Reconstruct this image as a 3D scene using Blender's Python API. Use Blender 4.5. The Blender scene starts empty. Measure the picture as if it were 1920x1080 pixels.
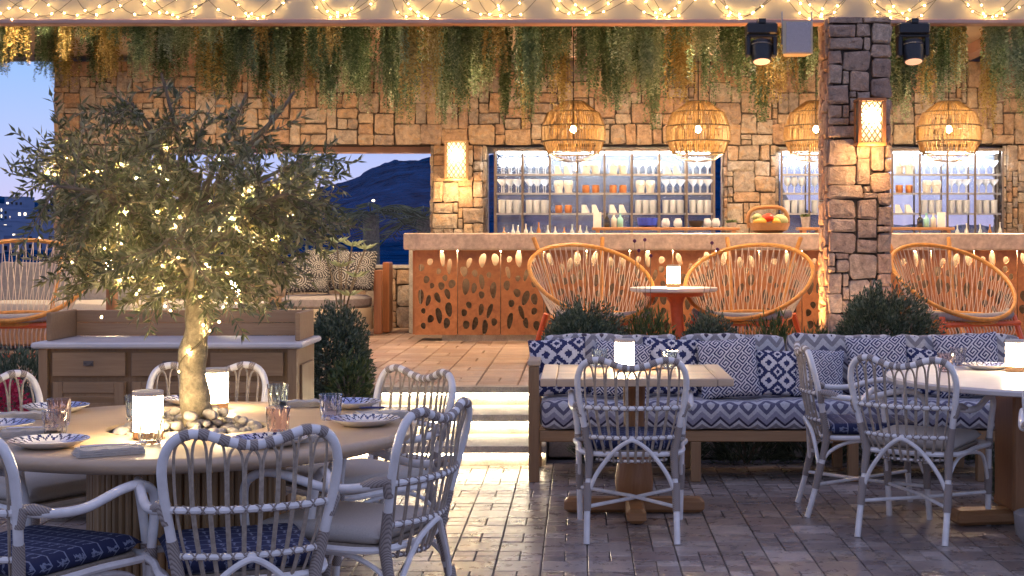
import bpy, math, random
import numpy as np
from mathutils import Vector, Matrix
R = math.radians
random.seed(7)
SC = bpy.context.scene
COL = SC.collection

# ------------------------------------------------------------------ camera, sky, exposure
EYE = 1.45
cam_d = bpy.data.cameras.new('camera')
cam_d.sensor_width = 36.0
cam_d.lens = 2750 / 1920 * 36.0
cam_d.shift_x = -128 / 1920
cam_d.shift_y = -92 / 1920
cam_d.clip_start = 0.05
cam_d.clip_end = 20000
cam = bpy.data.objects.new('camera', cam_d)
cam.location = (0, 0, EYE)
cam.rotation_euler = (R(90), 0, 0)
COL.objects.link(cam)
SC.camera = cam

W = bpy.data.worlds.new('World')
SC.world = W
W.use_nodes = True
wn = W.node_tree.nodes
sky = wn.new('ShaderNodeTexSky')
sky.sky_type = 'NISHITA'
sky.sun_disc = False
sky.sun_elevation = R(2.0)
sky.sun_rotation = R(180)          # the sun has gone down behind the camera
sky.air_density = 1.0
sky.dust_density = 0.5
sky.ozone_density = 3.0
wl = W.node_tree.links
wn['Background'].inputs[1].default_value = 0.022
wl.new(sky.outputs[0], wn['Background'].inputs[0])
# the dusk colours: lilac at the horizon through clear blue to an upper sky lifted to fill the foreground, the same all round
wtc = wn.new('ShaderNodeTexCoord'); wsep = wn.new('ShaderNodeSeparateXYZ'); wl.new(wtc.outputs['Generated'], wsep.inputs[0])
wr = wn.new('ShaderNodeValToRGB'); wl.new(wsep.outputs[2], wr.inputs[0])
SKY = [(0.0, (.46, .39, .60)), (0.04, (.36, .39, .64)), (0.12, (.20, .34, .66)), (0.35, (.29, .34, .58)), (1.0, (.33, .33, .54))]
we = wr.color_ramp.elements
while len(we) < len(SKY): we.new(.5)
for i_, (p_, c_) in enumerate(SKY): we[i_].position = p_; we[i_].color = (*c_, 1)
wb = wn.new('ShaderNodeBackground'); wb.inputs[1].default_value = 0.78; wl.new(wr.outputs[0], wb.inputs[0])
wadd = wn.new('ShaderNodeAddShader'); wl.new(wn['Background'].outputs[0], wadd.inputs[0]); wl.new(wb.outputs[0], wadd.inputs[1])
wl.new(wadd.outputs[0], wn['World Output'].inputs[0])

SC.view_settings.view_transform = 'Standard'
SC.view_settings.look = 'None'
SC.view_settings.exposure = 0.95
SC.view_settings.gamma = 1.0
SC.cycles.use_denoising = True
SC.cycles.max_bounces = 8
SC.cycles.transparent_max_bounces = 24
SC.cycles.sample_clamp_indirect = 4.0
SC.cycles.caustics_reflective = False
SC.cycles.caustics_refractive = False
SC.cycles.use_light_tree = True

WARM = (1.0, 0.62, 0.27)
WARMW = (1.0, 0.80, 0.52)

def wx(px, Y): return (px - 1088) * Y / 2750.0
def wz(py, Y): return EYE + (448 - py) * Y / 2750.0

# ------------------------------------------------------------------ materials
def M_new(name):
    m = bpy.data.materials.new(name)
    m.use_nodes = True
    return m, m.node_tree.nodes, m.node_tree.links, m.node_tree.nodes['Principled BSDF']

def mathn(n, l, op, a, b=None, c=None):
    x = n.new('ShaderNodeMath'); x.operation = op
    for i, v in enumerate((a, b, c)):
        if v is None: continue
        if hasattr(v, 'links') or hasattr(v, 'is_linked'): l.new(v, x.inputs[i])
        else: x.inputs[i].default_value = v
    return x.outputs[0]

def ramp(n, l, fac, stops, interp='LINEAR'):
    r = n.new('ShaderNodeValToRGB'); r.color_ramp.interpolation = interp
    e = r.color_ramp.elements
    while len(e) < len(stops): e.new(0.5)
    for i, (p, c) in enumerate(stops):
        e[i].position = p; e[i].color = (c[0], c[1], c[2], 1)
    l.new(fac, r.inputs[0])
    return r.outputs[0]

def mixc(n, l, fac, a, b, blend='MIX'):
    x = n.new('ShaderNodeMix'); x.data_type = 'RGBA'; x.blend_type = blend
    for i, v in ((0, fac), (6, a), (7, b)):
        if hasattr(v, 'is_linked'): l.new(v, x.inputs[i])
        elif i == 0: x.inputs[0].default_value = v
        else: x.inputs[i].default_value = (v[0], v[1], v[2], 1)
    return x.outputs[2]

def noise(n, l, scale, detail=4, rough=0.6, coord='Object', stretch=None, dist=0.0):
    if coord == 'World': v = n.new('ShaderNodeNewGeometry').outputs['Position']
    else: v = n.new('ShaderNodeTexCoord').outputs[coord]
    if stretch:
        mp = n.new('ShaderNodeMapping'); mp.inputs['Scale'].default_value = stretch
        l.new(v, mp.inputs[0]); v = mp.outputs[0]
    t = n.new('ShaderNodeTexNoise')
    t.inputs['Scale'].default_value = scale; t.inputs['Detail'].default_value = detail
    t.inputs['Roughness'].default_value = rough; t.inputs['Distortion'].default_value = dist
    l.new(v, t.inputs['Vector'])
    return t.outputs['Fac']

def bump(n, l, b, h, strength, dist=0.01):
    x = n.new('ShaderNodeBump'); x.inputs['Strength'].default_value = strength
    x.inputs['Distance'].default_value = dist
    l.new(h, x.inputs['Height']); l.new(x.outputs[0], b.inputs['Normal'])

def plain(name, c, rough=0.5, metal=0.0, var=0.25, scale=30, bmp=0.0, bdist=0.003, spec=0.5, stretch=None, coat=0.0):
    m, n, l, b = M_new(name)
    f = noise(n, l, scale, 4, 0.6, 'Object', stretch)
    lo = [x * (1 - var) for x in c]; hi = [min(1, x * (1 + var)) for x in c]
    l.new(ramp(n, l, f, [(0.3, lo), (0.7, hi)]), b.inputs['Base Color'])
    b.inputs['Roughness'].default_value = rough
    b.inputs['Metallic'].default_value = metal
    b.inputs['Specular IOR Level'].default_value = spec
    b.inputs['Coat Weight'].default_value = coat
    if bmp: bump(n, l, b, f, bmp, bdist)
    return m

def emis(name, c, s, sampling=None):
    m, n, l, b = M_new(name)
    b.inputs['Base Color'].default_value = (0.8, 0.8, 0.8, 1)
    b.inputs['Emission Color'].default_value = (*c, 1)
    b.inputs['Emission Strength'].default_value = s
    if sampling: m.cycles.emission_sampling = sampling
    return m

def rnd(n, l):
    oi = n.new('ShaderNodeObjectInfo'); g = n.new('ShaderNodeNewGeometry')
    return mathn(n, l, 'FRACT', mathn(n, l, 'ADD', oi.outputs['Random'], g.outputs['Random Per Island']))

def pieces(name, stops, rough=0.8, nscale=18, nvar=0.35, bmp=0.6, bdist=0.01, spec=0.3, roughvar=0.0, fine=90, patch=None):
    """stone / tile material: base colour varies from piece to piece, mottled within"""
    m, n, l, b = M_new(name)
    base = ramp(n, l, rnd(n, l), stops)
    f = noise(n, l, nscale, 6, 0.65, 'World', None, 0.4)
    g = noise(n, l, fine, 4, 0.7, 'World')
    dark = ramp(n, l, f, [(0.3, (1 - nvar,) * 3), (0.72, (1 + nvar * 0.6,) * 3)])
    c = mixc(n, l, 1.0, base, dark, 'MULTIPLY')
    sp = ramp(n, l, g, [(0.3, (0.72, 0.72, 0.72)), (0.65, (1.12, 1.1, 1.06))])
    c = mixc(n, l, 1.0, c, sp, 'MULTIPLY')
    if patch:
        c = mixc(n, l, ramp(n, l, noise(n, l, 6.5, 5, 0.7, 'World', None, 1.2), [(0.50, (0, 0, 0)), (0.68, (.6, .6, .6))]), c, patch[0])
        c = mixc(n, l, ramp(n, l, noise(n, l, 9.0, 5, 0.7, 'World', None, 2.2), [(0.55, (0, 0, 0)), (0.70, (.65, .65, .65))]), c, patch[1])
    if roughvar:      # trodden floors: broad worn and stained patches
        c = mixc(n, l, 1.0, c, ramp(n, l, noise(n, l, 1.1, 5, 0.7, 'World', None, 0.8), [(0.3, (0.68, 0.67, 0.68)), (0.5, (1, 1, 1)), (0.72, (1.22, 1.18, 1.12))]), 'MULTIPLY')
    l.new(c, b.inputs['Base Color'])
    if roughvar:
        l.new(mathn(n, l, 'MULTIPLY_ADD', f, roughvar, rough - roughvar / 2), b.inputs['Roughness'])
    else: b.inputs['Roughness'].default_value = rough
    b.inputs['Specular IOR Level'].default_value = spec
    h = mathn(n, l, 'ADD', f, mathn(n, l, 'MULTIPLY', g, 0.35))
    bump(n, l, b, h, bmp, bdist)
    return m

def wood(name, a, c, rough=0.5, stretch=(2, 30, 30), scale=2.0, bmp=0.15):
    m, n, l, b = M_new(name)
    f = noise(n, l, scale, 6, 0.65, 'Object', stretch, 0.6)
    g = noise(n, l, 1.5, 2, 0.5, 'Object')
    col = ramp(n, l, f, [(0.25, a), (0.5, [(x + y) / 2 for x, y in zip(a, c)]), (0.75, c)])
    v = mathn(n, l, 'MULTIPLY_ADD', rnd(n, l), 0.3, 0.85)
    vv = n.new('ShaderNodeCombineColor')
    for i in range(3): l.new(v, vv.inputs[i])
    col = mixc(n, l, 1.0, col, vv.outputs[0], 'MULTIPLY')
    l.new(col, b.inputs['Base Color'])
    b.inputs['Roughness'].default_value = rough
    bump(n, l, b, f, bmp, 0.004)
    return m

def attr_mat(name, rough=0.85, fuzz=0.15, bscale=900):
    m, n, l, b = M_new(name)
    a = n.new('ShaderNodeVertexColor'); a.layer_name = 'print'
    f = noise(n, l, 60, 5, 0.7)
    c = mixc(n, l, 1.0, a.outputs[0], ramp(n, l, f, [(0.3, (1 - fuzz,) * 3), (0.7, (1 + fuzz,) * 3)]), 'MULTIPLY')
    l.new(c, b.inputs['Base Color'])
    b.inputs['Roughness'].default_value = rough
    bump(n, l, b, mathn(n, l, 'ADD', noise(n, l, 7, 3, 0.6, 'World', None, 0.8), mathn(n, l, 'MULTIPLY', noise(n, l, bscale, 2, 0.5), 0.02)), 0.7 if bscale > 100 else 0.0, 0.035)
    return m

def leafmat(name, stops, rough=0.5, trans=0.25):
    m, n, l, b = M_new(name)
    g = n.new('ShaderNodeNewGeometry')
    c = ramp(n, l, g.outputs['Random Per Island'], stops)
    l.new(c, b.inputs['Base Color'])
    b.inputs['Roughness'].default_value = rough
    b.inputs['Specular IOR Level'].default_value = 0.35
    t = n.new('ShaderNodeBsdfTranslucent'); l.new(c, t.inputs[0])
    mx = n.new('ShaderNodeMixShader'); mx.inputs[0].default_value = trans
    l.new(b.outputs[0], mx.inputs[1]); l.new(t.outputs[0], mx.inputs[2])
    l.new(mx.outputs[0], n['Material Output'].inputs[0])
    return m

def glassmat(name, tint, rough=0.02, ior=1.45):
    m, n, l, b = M_new(name)
    b.inputs['Base Color'].default_value = (*tint, 1)
    b.inputs['Transmission Weight'].default_value = 1.0
    b.inputs['Roughness'].default_value = rough
    b.inputs['IOR'].default_value = ior
    return m

def panemat(name, tint=(1, 1, 1), refl=0.06, diff=0.0, dcol=(0.8, 0.85, 0.9)):
    m, n, l, b = M_new(name)
    t = n.new('ShaderNodeBsdfTransparent'); t.inputs[0].default_value = (*tint, 1)
    g = n.new('ShaderNodeBsdfGlossy'); g.inputs['Roughness'].default_value = 0.03
    fr = n.new('ShaderNodeFresnel'); fr.inputs[0].default_value = 1.45
    mx = n.new('ShaderNodeMixShader')
    l.new(mathn(n, l, 'MULTIPLY_ADD', fr.outputs[0], 0.8 if diff else 0.25, refl), mx.inputs[0])
    l.new(t.outputs[0], mx.inputs[1]); l.new(g.outputs[0], mx.inputs[2])
    out = mx.outputs[0]
    if diff:
        d = n.new('ShaderNodeBsdfDiffuse'); d.inputs[0].default_value = (*dcol, 1)
        m2 = n.new('ShaderNodeMixShader'); m2.inputs[0].default_value = diff
        l.new(out, m2.inputs[1]); l.new(d.outputs[0], m2.inputs[2]); out = m2.outputs[0]
    l.new(out, n['Material Output'].inputs[0])
    return m

MT = {}
MT['stone'] = pieces('stone_wall', [(0, (0.34, 0.22, 0.15)), (0.2, (0.42, 0.29, 0.19)), (0.35, (0.33, 0.27, 0.22)), (0.5, (0.44, 0.36, 0.28)), (0.65, (0.28, 0.23, 0.20)), (0.8, (0.40, 0.24, 0.14)), (1, (0.48, 0.38, 0.27))], 0.85, 14, 0.5, 1.0, 0.02, patch=((0.46, 0.27, 0.12), (0.30, 0.28, 0.23)))
MT['pstone'] = pieces('stone_pillar', [(0, (0.40, 0.27, 0.20)), (0.3, (0.54, 0.39, 0.28)), (0.55, (0.45, 0.31, 0.23)), (0.8, (0.60, 0.45, 0.33)), (1, (0.60, 0.34, 0.21))], 0.8, 16, 0.5, 1.0, 0.02, patch=((0.48, 0.30, 0.20), (0.30, 0.27, 0.23)))
MT['mortar'] = plain('mortar', (0.09, 0.07, 0.055), 0.95, var=0.4, bmp=0.5)
MT['tile'] = pieces('floor_tile', [(0, (0.21, 0.17, 0.15)), (0.3, (0.31, 0.255, 0.225)), (0.6, (0.25, 0.19, 0.17)), (0.8, (0.39, 0.335, 0.295)), (1, (0.50, 0.43, 0.385))], 0.29, 9, 0.35, 0.25, 0.004, 0.5, 0.25, 50)
MT['grout'] = plain('floor_grout', (0.11, 0.095, 0.09), 0.8, var=0.3)
MT['brick'] = pieces('terrace_brick', [(0, (0.30, 0.19, 0.14)), (0.35, (0.38, 0.26, 0.19)), (0.7, (0.34, 0.24, 0.19)), (1, (0.46, 0.34, 0.26))], 0.5, 12, 0.3, 0.3, 0.004, 0.4, 0.2, 60)
MT['step'] = pieces('step_stone', [(0, (0.42, 0.38, 0.32)), (1, (0.5, 0.46, 0.39))], 0.6, 6, 0.35, 0.3, 0.006)
MT['marble'] = pieces('pink_marble', [(0, (0.50, 0.37, 0.30)), (1, (0.56, 0.43, 0.36))], 0.35, 5, 0.3, 0.1, 0.003, 0.5, 0, 22)
MT['cream'] = plain('cream_plaster', (0.56, 0.46, 0.31), 0.8, var=0.06, scale=3, bmp=0.05)
MT['pinktrim'] = plain('pink_trim', (0.55, 0.33, 0.24), 0.6, var=0.08, scale=4)
MT['corten'] = wood('rust_panel', (0.24, 0.08, 0.022), (0.46, 0.18, 0.055), 0.5, (9, 9, 1.2), 1.6)
MT['oak'] = wood('oak', (0.26, 0.14, 0.06), (0.37, 0.22, 0.105), 0.5)
MT['oakv'] = wood('oak_upright', (0.26, 0.14, 0.06), (0.37, 0.22, 0.105), 0.5, (30, 30, 2))
MT['teak'] = wood('teak', (0.27, 0.115, 0.04), (0.40, 0.19, 0.075), 0.42, (30, 30, 2))
MT['teakh'] = wood('teak_beam', (0.27, 0.125, 0.045), (0.40, 0.20, 0.08), 0.42)
MT['teakdark'] = wood('teak_red', (0.22, 0.075, 0.025), (0.33, 0.12, 0.04), 0.45, (30, 30, 2))
MT['palewood'] = wood('pale_table_wood', (0.50, 0.345, 0.21), (0.60, 0.45, 0.30), 0.36, (3, 24, 24), 1.4, 0.06)
MT['bamboo'] = wood('bamboo', (0.30, 0.18, 0.08), (0.46, 0.29, 0.14), 0.45, (20, 20, 2))
MT['whitestone'] = plain('pale_stone_top', (0.62, 0.56, 0.52), 0.35, var=0.1, scale=6)
MT['lacquer'] = plain('white_lacquer', (0.78, 0.74, 0.70), 0.30, var=0.12, scale=14, coat=0.2)
MT['wrap'] = None
MT['cane'] = plain('taupe_cane', (0.36, 0.29, 0.22), 0.5, var=0.25, scale=60)
MT['rattan'] = plain('orange_rattan', (0.58, 0.25, 0.05), 0.4, var=0.25, scale=25, stretch=(1, 1, 1))
MT['redlac'] = plain('orange_red_lacquer', (0.62, 0.11, 0.03), 0.4, var=0.1)
MT['cord'] = plain('cream_cord', (0.62, 0.50, 0.38), 0.7, var=0.1)
MT['greycush'] = plain('grey_roll', (0.30, 0.27, 0.26), 0.85, var=0.15, bmp=0.2)
MT['linen'] = plain('cream_linen', (0.50, 0.45, 0.39), 0.9, var=0.12, scale=200, bmp=0.25, bdist=0.002)
MT['pebble'] = pieces('pebble', [(0, (0.30, 0.26, 0.22)), (0.5, (0.42, 0.38, 0.33)), (1, (0.52, 0.47, 0.41))], 0.6, 20, 0.3, 0.2, 0.003)
MT['bark'] = pieces('olive_bark', [(0, (0.30, 0.25, 0.16)), (1, (0.34, 0.28, 0.18))], 0.85, 22, 0.6, 0.9, 0.012)
MT['twig'] = plain('twig', (0.16, 0.125, 0.08), 0.8, var=0.3)
MT['olive'] = leafmat('olive_leaf', [(0, (0.075, 0.085, 0.035)), (0.35, (0.13, 0.135, 0.055)), (0.7, (0.20, 0.20, 0.095)), (0.92, (0.32, 0.31, 0.18)), (1, (0.36, 0.27, 0.09))], 0.42, 0.2)
MT['vine'] = leafmat('vine_leaf', [(0, (0.07, 0.12, 0.055)), (0.5, (0.13, 0.20, 0.095)), (0.85, (0.18, 0.25, 0.12)), (1, (0.32, 0.38, 0.2))], 0.5, 0.3)
MT['vinegold'] = leafmat('vine_dry_leaf', [(0, (0.26, 0.18, 0.05)), (0.5, (0.38, 0.28, 0.09)), (1, (0.50, 0.40, 0.15))], 0.6, 0.3)
MT['vinepale'] = leafmat('vine_pale_leaf', [(0, (0.16, 0.22, 0.11)), (0.5, (0.28, 0.35, 0.2)), (1, (0.42, 0.48, 0.3))], 0.5, 0.3)
MT['shrub'] = leafmat('shrub_leaf', [(0, (0.05, 0.075, 0.04)), (0.6, (0.105, 0.135, 0.08)), (1, (0.20, 0.23, 0.15))], 0.6, 0.15)
MT['shrub2'] = leafmat('bright_shrub_leaf', [(0, (0.04, 0.07, 0.02)), (0.6, (0.08, 0.11, 0.035)), (1, (0.17, 0.19, 0.07))], 0.55, 0.2)
MT['agave'] = leafmat('spiky_leaf', [(0, (0.09, 0.10, 0.045)), (1, (0.2, 0.17, 0.075))], 0.5, 0.15)
MT['flower'] = leafmat('pink_flower', [(0, (0.40, 0.02, 0.06)), (1, (0.6, 0.06, 0.14))], 0.6, 0.3)
MT['soil'] = plain('soil', (0.035, 0.028, 0.02), 0.95, var=0.4, bmp=0.6)
MT['black'] = plain('black_plastic', (0.012, 0.012, 0.014), 0.4, var=0.2)
MT['steel'] = plain('brushed_steel', (0.42, 0.40, 0.38), 0.35, 0.9, var=0.15)
MT['darksteel'] = plain('bronze_frame', (0.16, 0.125, 0.10), 0.4, 0.5, var=0.15)
MT['silver'] = plain('silver', (0.7, 0.68, 0.65), 0.22, 1.0, var=0.05)
MT['wire'] = plain('wire', (0.10, 0.08, 0.035), 0.6)
MT['pane'] = panemat('window_glass', (0.97, 0.98, 1.0), 0.0)
MT['shelfglass'] = panemat('glassware', (0.9, 0.93, 0.96), 0.12, 0.52, (0.88, 0.90, 0.92))  # diffuse white stands in for the glow of backlight in the glass
MT['frost'] = panemat('haze_frost', (0.95, 0.97, 1.0), 0.01, 0.13, (0.75, 0.82, 0.92))
MT['ceramic'] = plain('white_ceramic', (0.74, 0.72, 0.66), 0.3, var=0.06)
MT['copper'] = plain('copper_mug', (0.70, 0.27, 0.10), 0.3, 0.6, var=0.15)
MT['hill'] = pieces('hillside', [(0, (0.004, 0.042, 0.13)), (1, (0.004, 0.042, 0.13))], 1.0, 0.06, 0.85, 0.0, 1.0, 0.0, 0, 0.25)  # blue dusk haze is put into the green hill's colour
MT['scrub'] = plain('dusk_blue_scrub', (0.004, 0.034, 0.10), 1.0, var=0.5, scale=0.05, spec=0.0)  # the same dusk blue put into the dark green scrub's colour
MT['house'] = plain('dusk_blue_house', (0.14, 0.20, 0.34), 0.8, var=0.08)  # blue dusk light put into the colour of white walls
MT['citylit'] = emis('lit_window', (1.0, 0.78, 0.5), 1.8)
MT['lamp'] = emis('lamp_diffuser', (1.0, 0.75, 0.43), 42.0)
MT['led'] = emis('led_strip', (1.0, 0.83, 0.55), 36.0)
MT['shelfled'] = emis('shelf_led', (0.90, 0.95, 1.0), 20.0)
MT['barled'] = emis('bar_led', (1.0, 0.75, 0.42), 75.0)
MT['bulb'] = emis('fairy_bulb', (1.0, 0.72, 0.36), 850.0)
MT['added_cove'] = emis('added_cove_led', (1.0, 0.82, 0.58), 26.0)
MT['fbulb'] = emis('string_bulb', (1.0, 0.66, 0.24), 62.0)
MT['filament'] = emis('lit_filament', (1.0, 0.78, 0.42), 160.0)
MT['sconceglass'] = emis('sconce_glass', (1.0, 0.55, 0.17), 0.62)
MT['headlens'] = emis('spot_lens', (1.0, 0.45, 0.22), 0.55)

def wrapmat():
    m, n, l, b = M_new('taupe_wrapping')
    tc = n.new('ShaderNodeTexCoord')
    w = n.new('ShaderNodeTexWave'); w.inputs['Scale'].default_value = 60; w.inputs['Distortion'].default_value = 1.0
    w.bands_direction = 'DIAGONAL'
    l.new(tc.outputs['Object'], w.inputs[0])
    l.new(ramp(n, l, w.outputs['Fac'], [(0.1, (0.20, 0.16, 0.135)), (0.6, (0.36, 0.30, 0.26))]), b.inputs['Base Color'])
    b.inputs['Roughness'].default_value = 0.6
    bump(n, l, b, w.outputs['Fac'], 0.5, 0.002)
    return m
MT['wrap'] = wrapmat()

def chevron():
    m, n, l, b = M_new('chevron_fabric')
    tc = n.new('ShaderNodeTexCoord'); s = n.new('ShaderNodeSeparateXYZ'); l.new(tc.outputs['Object'], s.inputs[0])
    tri = mathn(n, l, 'PINGPONG', s.outputs[0], 0.055)
    h = mathn(n, l, 'SUBTRACT', s.outputs[2], s.outputs[1])
    v = mathn(n, l, 'FRACT', mathn(n, l, 'MULTIPLY', mathn(n, l, 'ADD', h, mathn(n, l, 'MULTIPLY', tri, 0.9)), 5.2))
    c = ramp(n, l, v, [(0, (0.50, 0.48, 0.47)), (0.18, (0.24, 0.22, 0.23)), (0.34, (0.58, 0.56, 0.55)), (0.46, (0.045, 0.035, 0.06)), (0.55, (0.30, 0.28, 0.33)), (0.72, (0.52, 0.50, 0.50)), (0.86, (0.12, 0.11, 0.16))], 'CONSTANT')
    f = noise(n, l, 90, 4, 0.7)
    c = mixc(n, l, 1.0, c, ramp(n, l, f, [(0.3, (0.8,) * 3), (0.7, (1.15,) * 3)]), 'MULTIPLY')
    l.new(c, b.inputs['Base Color']); b.inputs['Roughness'].default_value = 0.9
    bump(n, l, b, f, 0.3, 0.003)
    return m
MT['chevron'] = chevron()
MT['print'] = attr_mat('printed_fabric')
MT['plate'] = attr_mat('painted_plate', 0.2, 0.03, 20)

def navy():
    m, n, l, b = M_new('navy_woven')
    tc = n.new('ShaderNodeTexCoord'); s = n.new('ShaderNodeSeparateXYZ'); l.new(tc.outputs['Object'], s.inputs[0])
    f = noise(n, l, 40, 4, 0.7)
    a = mathn(n, l, 'FRACT', mathn(n, l, 'ADD', mathn(n, l, 'MULTIPLY', s.outputs[0], 28), mathn(n, l, 'MULTIPLY', f, 1.2)))
    c2 = mathn(n, l, 'FRACT', mathn(n, l, 'MULTIPLY', s.outputs[1], 14))
    k = mathn(n, l, 'MULTIPLY', mathn(n, l, 'GREATER_THAN', a, 0.82), mathn(n, l, 'GREATER_THAN', c2, 0.35))
    k2 = mathn(n, l, 'MAXIMUM', k, mathn(n, l, 'GREATER_THAN', c2, 0.93))
    l.new(mixc(n, l, k2, (0.016, 0.022, 0.07), (0.20, 0.22, 0.30)), b.inputs['Base Color'])
    b.inputs['Roughness'].default_value = 0.85
    bump(n, l, b, f, 0.3, 0.003)
    return m
MT['navy'] = navy()

# ------------------------------------------------------------------ geometry helpers
class MB:
    def __init__(s): s.v = []; s.f = []; s.m = []; s.k = 0
    def mat(s, k): s.k = k; return s
    def add(s, vs, fs):
        o = len(s.v); s.v.extend([tuple(p) for p in vs])
        for f in fs: s.f.append(tuple(i + o for i in f)); s.m.append(s.k)
        return s
    def box(s, c, d, rz=0.0, ch=0.0, M=None):
        hx, hy, hz = d[0] / 2, d[1] / 2, d[2] / 2
        if ch <= 0:
            vs = [(x * hx, y * hy, z * hz) for z in (-1, 1) for x, y in ((-1, -1), (1, -1), (1, 1), (-1, 1))]
            fs = [(3, 2, 1, 0), (4, 5, 6, 7), (0, 1, 5, 4), (1, 2, 6, 5), (2, 3, 7, 6), (3, 0, 4, 7)]
        else:
            c_ = min(ch, hx * .9, hy * .9, hz * .9); vs = []; 
            def ring(ix, iy, z):
                a, b_ = hx - ix, hy - iy
                q = c_ * .6
                return [(-a + q, -b_, z), (a - q, -b_, z), (a, -b_ + q, z), (a, b_ - q, z), (a - q, b_, z), (-a + q, b_, z), (-a, b_ - q, z), (-a, -b_ + q, z)]
            vs = ring(c_, c_, -hz) + ring(0, 0, -hz + c_) + ring(0, 0, hz - c_) + ring(c_, c_, hz)
            fs = [tuple(range(7, -1, -1)), tuple(range(24, 32))]
            for r_ in range(3):
                for i in range(8):
                    j = (i + 1) % 8; o = r_ * 8
                    fs.append((o + i, o + j, o + 8 + j, o + 8 + i))
        ca, sa = math.cos(rz), math.sin(rz)
        vs = [(x * ca - y * sa, x * sa + y * ca, z) for x, y, z in vs]
        if M is not None: vs = [tuple(M @ Vector(p)) for p in vs]
        return s.add([(x + c[0], y + c[1], z + c[2]) for x, y, z in vs], fs)
    def tube(s, pts, r, n=8, closed=False):
        P = [Vector(p) for p in pts]; N = len(P)
        rr = r if hasattr(r, '__len__') else [r] * N
        T = []
        for i in range(N):
            if closed: t = P[(i + 1) % N] - P[i - 1]
            else: t = P[min(i + 1, N - 1)] - P[max(i - 1, 0)]
            T.append(t.normalized() if t.length > 1e-9 else Vector((0, 0, 1)))
        up = Vector((0, 0, 1)) if abs(T[0].z) < .9 else Vector((1, 0, 0))
        u = T[0].cross(up).normalized(); vs = []
        for i in range(N):
            u = (u - T[i] * u.dot(T[i])); u = u.normalized() if u.length > 1e-9 else T[i].orthogonal().normalized()
            w = T[i].cross(u)
            for k in range(n):
                a = 2 * math.pi * k / n
                vs.append(P[i] + (u * math.cos(a) + w * math.sin(a)) * rr[i])
        fs = []
        for i in range(N if closed else N - 1):
            a, b_ = i * n, ((i + 1) % N) * n
            for k in range(n):
                j = (k + 1) % n; fs.append((a + k, a + j, b_ + j, b_ + k))
        if not closed:
            fs.append(tuple(range(n - 1, -1, -1))); fs.append(tuple(range((N - 1) * n, N * n)))
        return s.add(vs, fs)
    def lathe(s, prof, n=24, c=(0, 0, 0), cap=True):
        vs = []; fs = []
        for r, z in prof:
            for k in range(n):
                a = 2 * math.pi * k / n; vs.append((c[0] + r * math.cos(a), c[1] + r * math.sin(a), c[2] + z))
        for i in range(len(prof) - 1):
            for k in range(n):
                j = (k + 1) % n; fs.append((i * n + k, i * n + j, (i + 1) * n + j, (i + 1) * n + k))
        if cap:
            fs.append(tuple(range(n - 1, -1, -1))); o = (len(prof) - 1) * n; fs.append(tuple(range(o, o + n)))
        return s.add(vs, fs)
    def mesh(s, name, mats, smooth=False):
        me = bpy.data.meshes.new(name)
        me.from_pydata(s.v, [], s.f)
        mats = mats if isinstance(mats, (list, tuple)) else [mats]
        for m in mats: me.materials.append(MT[m])
        if len(mats) > 1: me.polygons.foreach_set('material_index', s.m)
        if smooth:
            me.polygons.foreach_set('use_smooth', [True] * len(s.f))
            try: me.set_sharp_from_angle(angle=R(42))
            except Exception: pass
        me.update()
        return me

def cr(P, per=6, closed=False):
    P = [Vector(p) for p in P]; N = len(P); out = []
    rng = range(N) if closed else range(N - 1)
    for i in rng:
        if closed: a, b, c, d = P[i - 1], P[i], P[(i + 1) % N], P[(i + 2) % N]
        else: a, b, c, d = P[max(i - 1, 0)], P[i], P[i + 1], P[min(i + 2, N - 1)]
        for k in range(per):
            t = k / per
            out.append(0.5 * ((2 * b) + (c - a) * t + (2 * a - 5 * b + 4 * c - d) * t * t + (3 * b - a - 3 * c + d) * t ** 3))
    if not closed: out.append(P[-1])
    return out

def O(name, me, parent=None, loc=(0, 0, 0), rot=(0, 0, 0), sc=(1, 1, 1)):
    o = bpy.data.objects.new(name, me); COL.objects.link(o)
    o.location = loc; o.rotation_euler = rot
    o.scale = sc if hasattr(sc, '__len__') else (sc, sc, sc)
    if parent: o.parent = parent
    return o
def tag(o, label=None, cat=None, group=None, kind=None):
    if label: o['label'] = label
    if cat: o['category'] = cat
    if group: o['group'] = group
    if kind: o['kind'] = kind
    return o
def E(name, loc, label, cat, group=None, rz=0.0):
    return tag(O(name, None, None, loc, (0, 0, rz)), label, cat, group)
def dup(root, loc=None, rz=None, label=None, parent=None, skip=()):
    r = root.copy(); COL.objects.link(r)
    if parent: r.parent = parent
    if loc is not None: r.location = loc
    if rz is not None: r.rotation_euler = (0, 0, rz)
    if label: r['label'] = label
    for ch in root.children:
        if ch.name.split('.')[0] not in skip: dup(ch, parent=r)
    return r
def point(name, parent, loc, power, color, size=0.03, spot=None, rot=None):
    L = bpy.data.lights.new(name, 'SPOT' if spot else 'POINT'); L.energy = power; L.color = color; L.shadow_soft_size = size
    if spot: L.spot_size = R(spot); L.spot_blend = 0.6
    o = bpy.data.objects.new(name, L); COL.objects.link(o); o.location = loc
    if rot: o.rotation_euler = rot
    if parent: o.parent = parent
    return o

# ================================================================== THE SETTING
rs = random.Random(11)
# --- ground sheet and site base
o = O('ground', MB().add([(-9000, -3000, -3), (9000, -3000, -3), (9000, 15000, -3), (-9000, 15000, -3)], [(0, 1, 2, 3)]).mesh('ground', 'scrub'))
tag(o, kind='structure')

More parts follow.
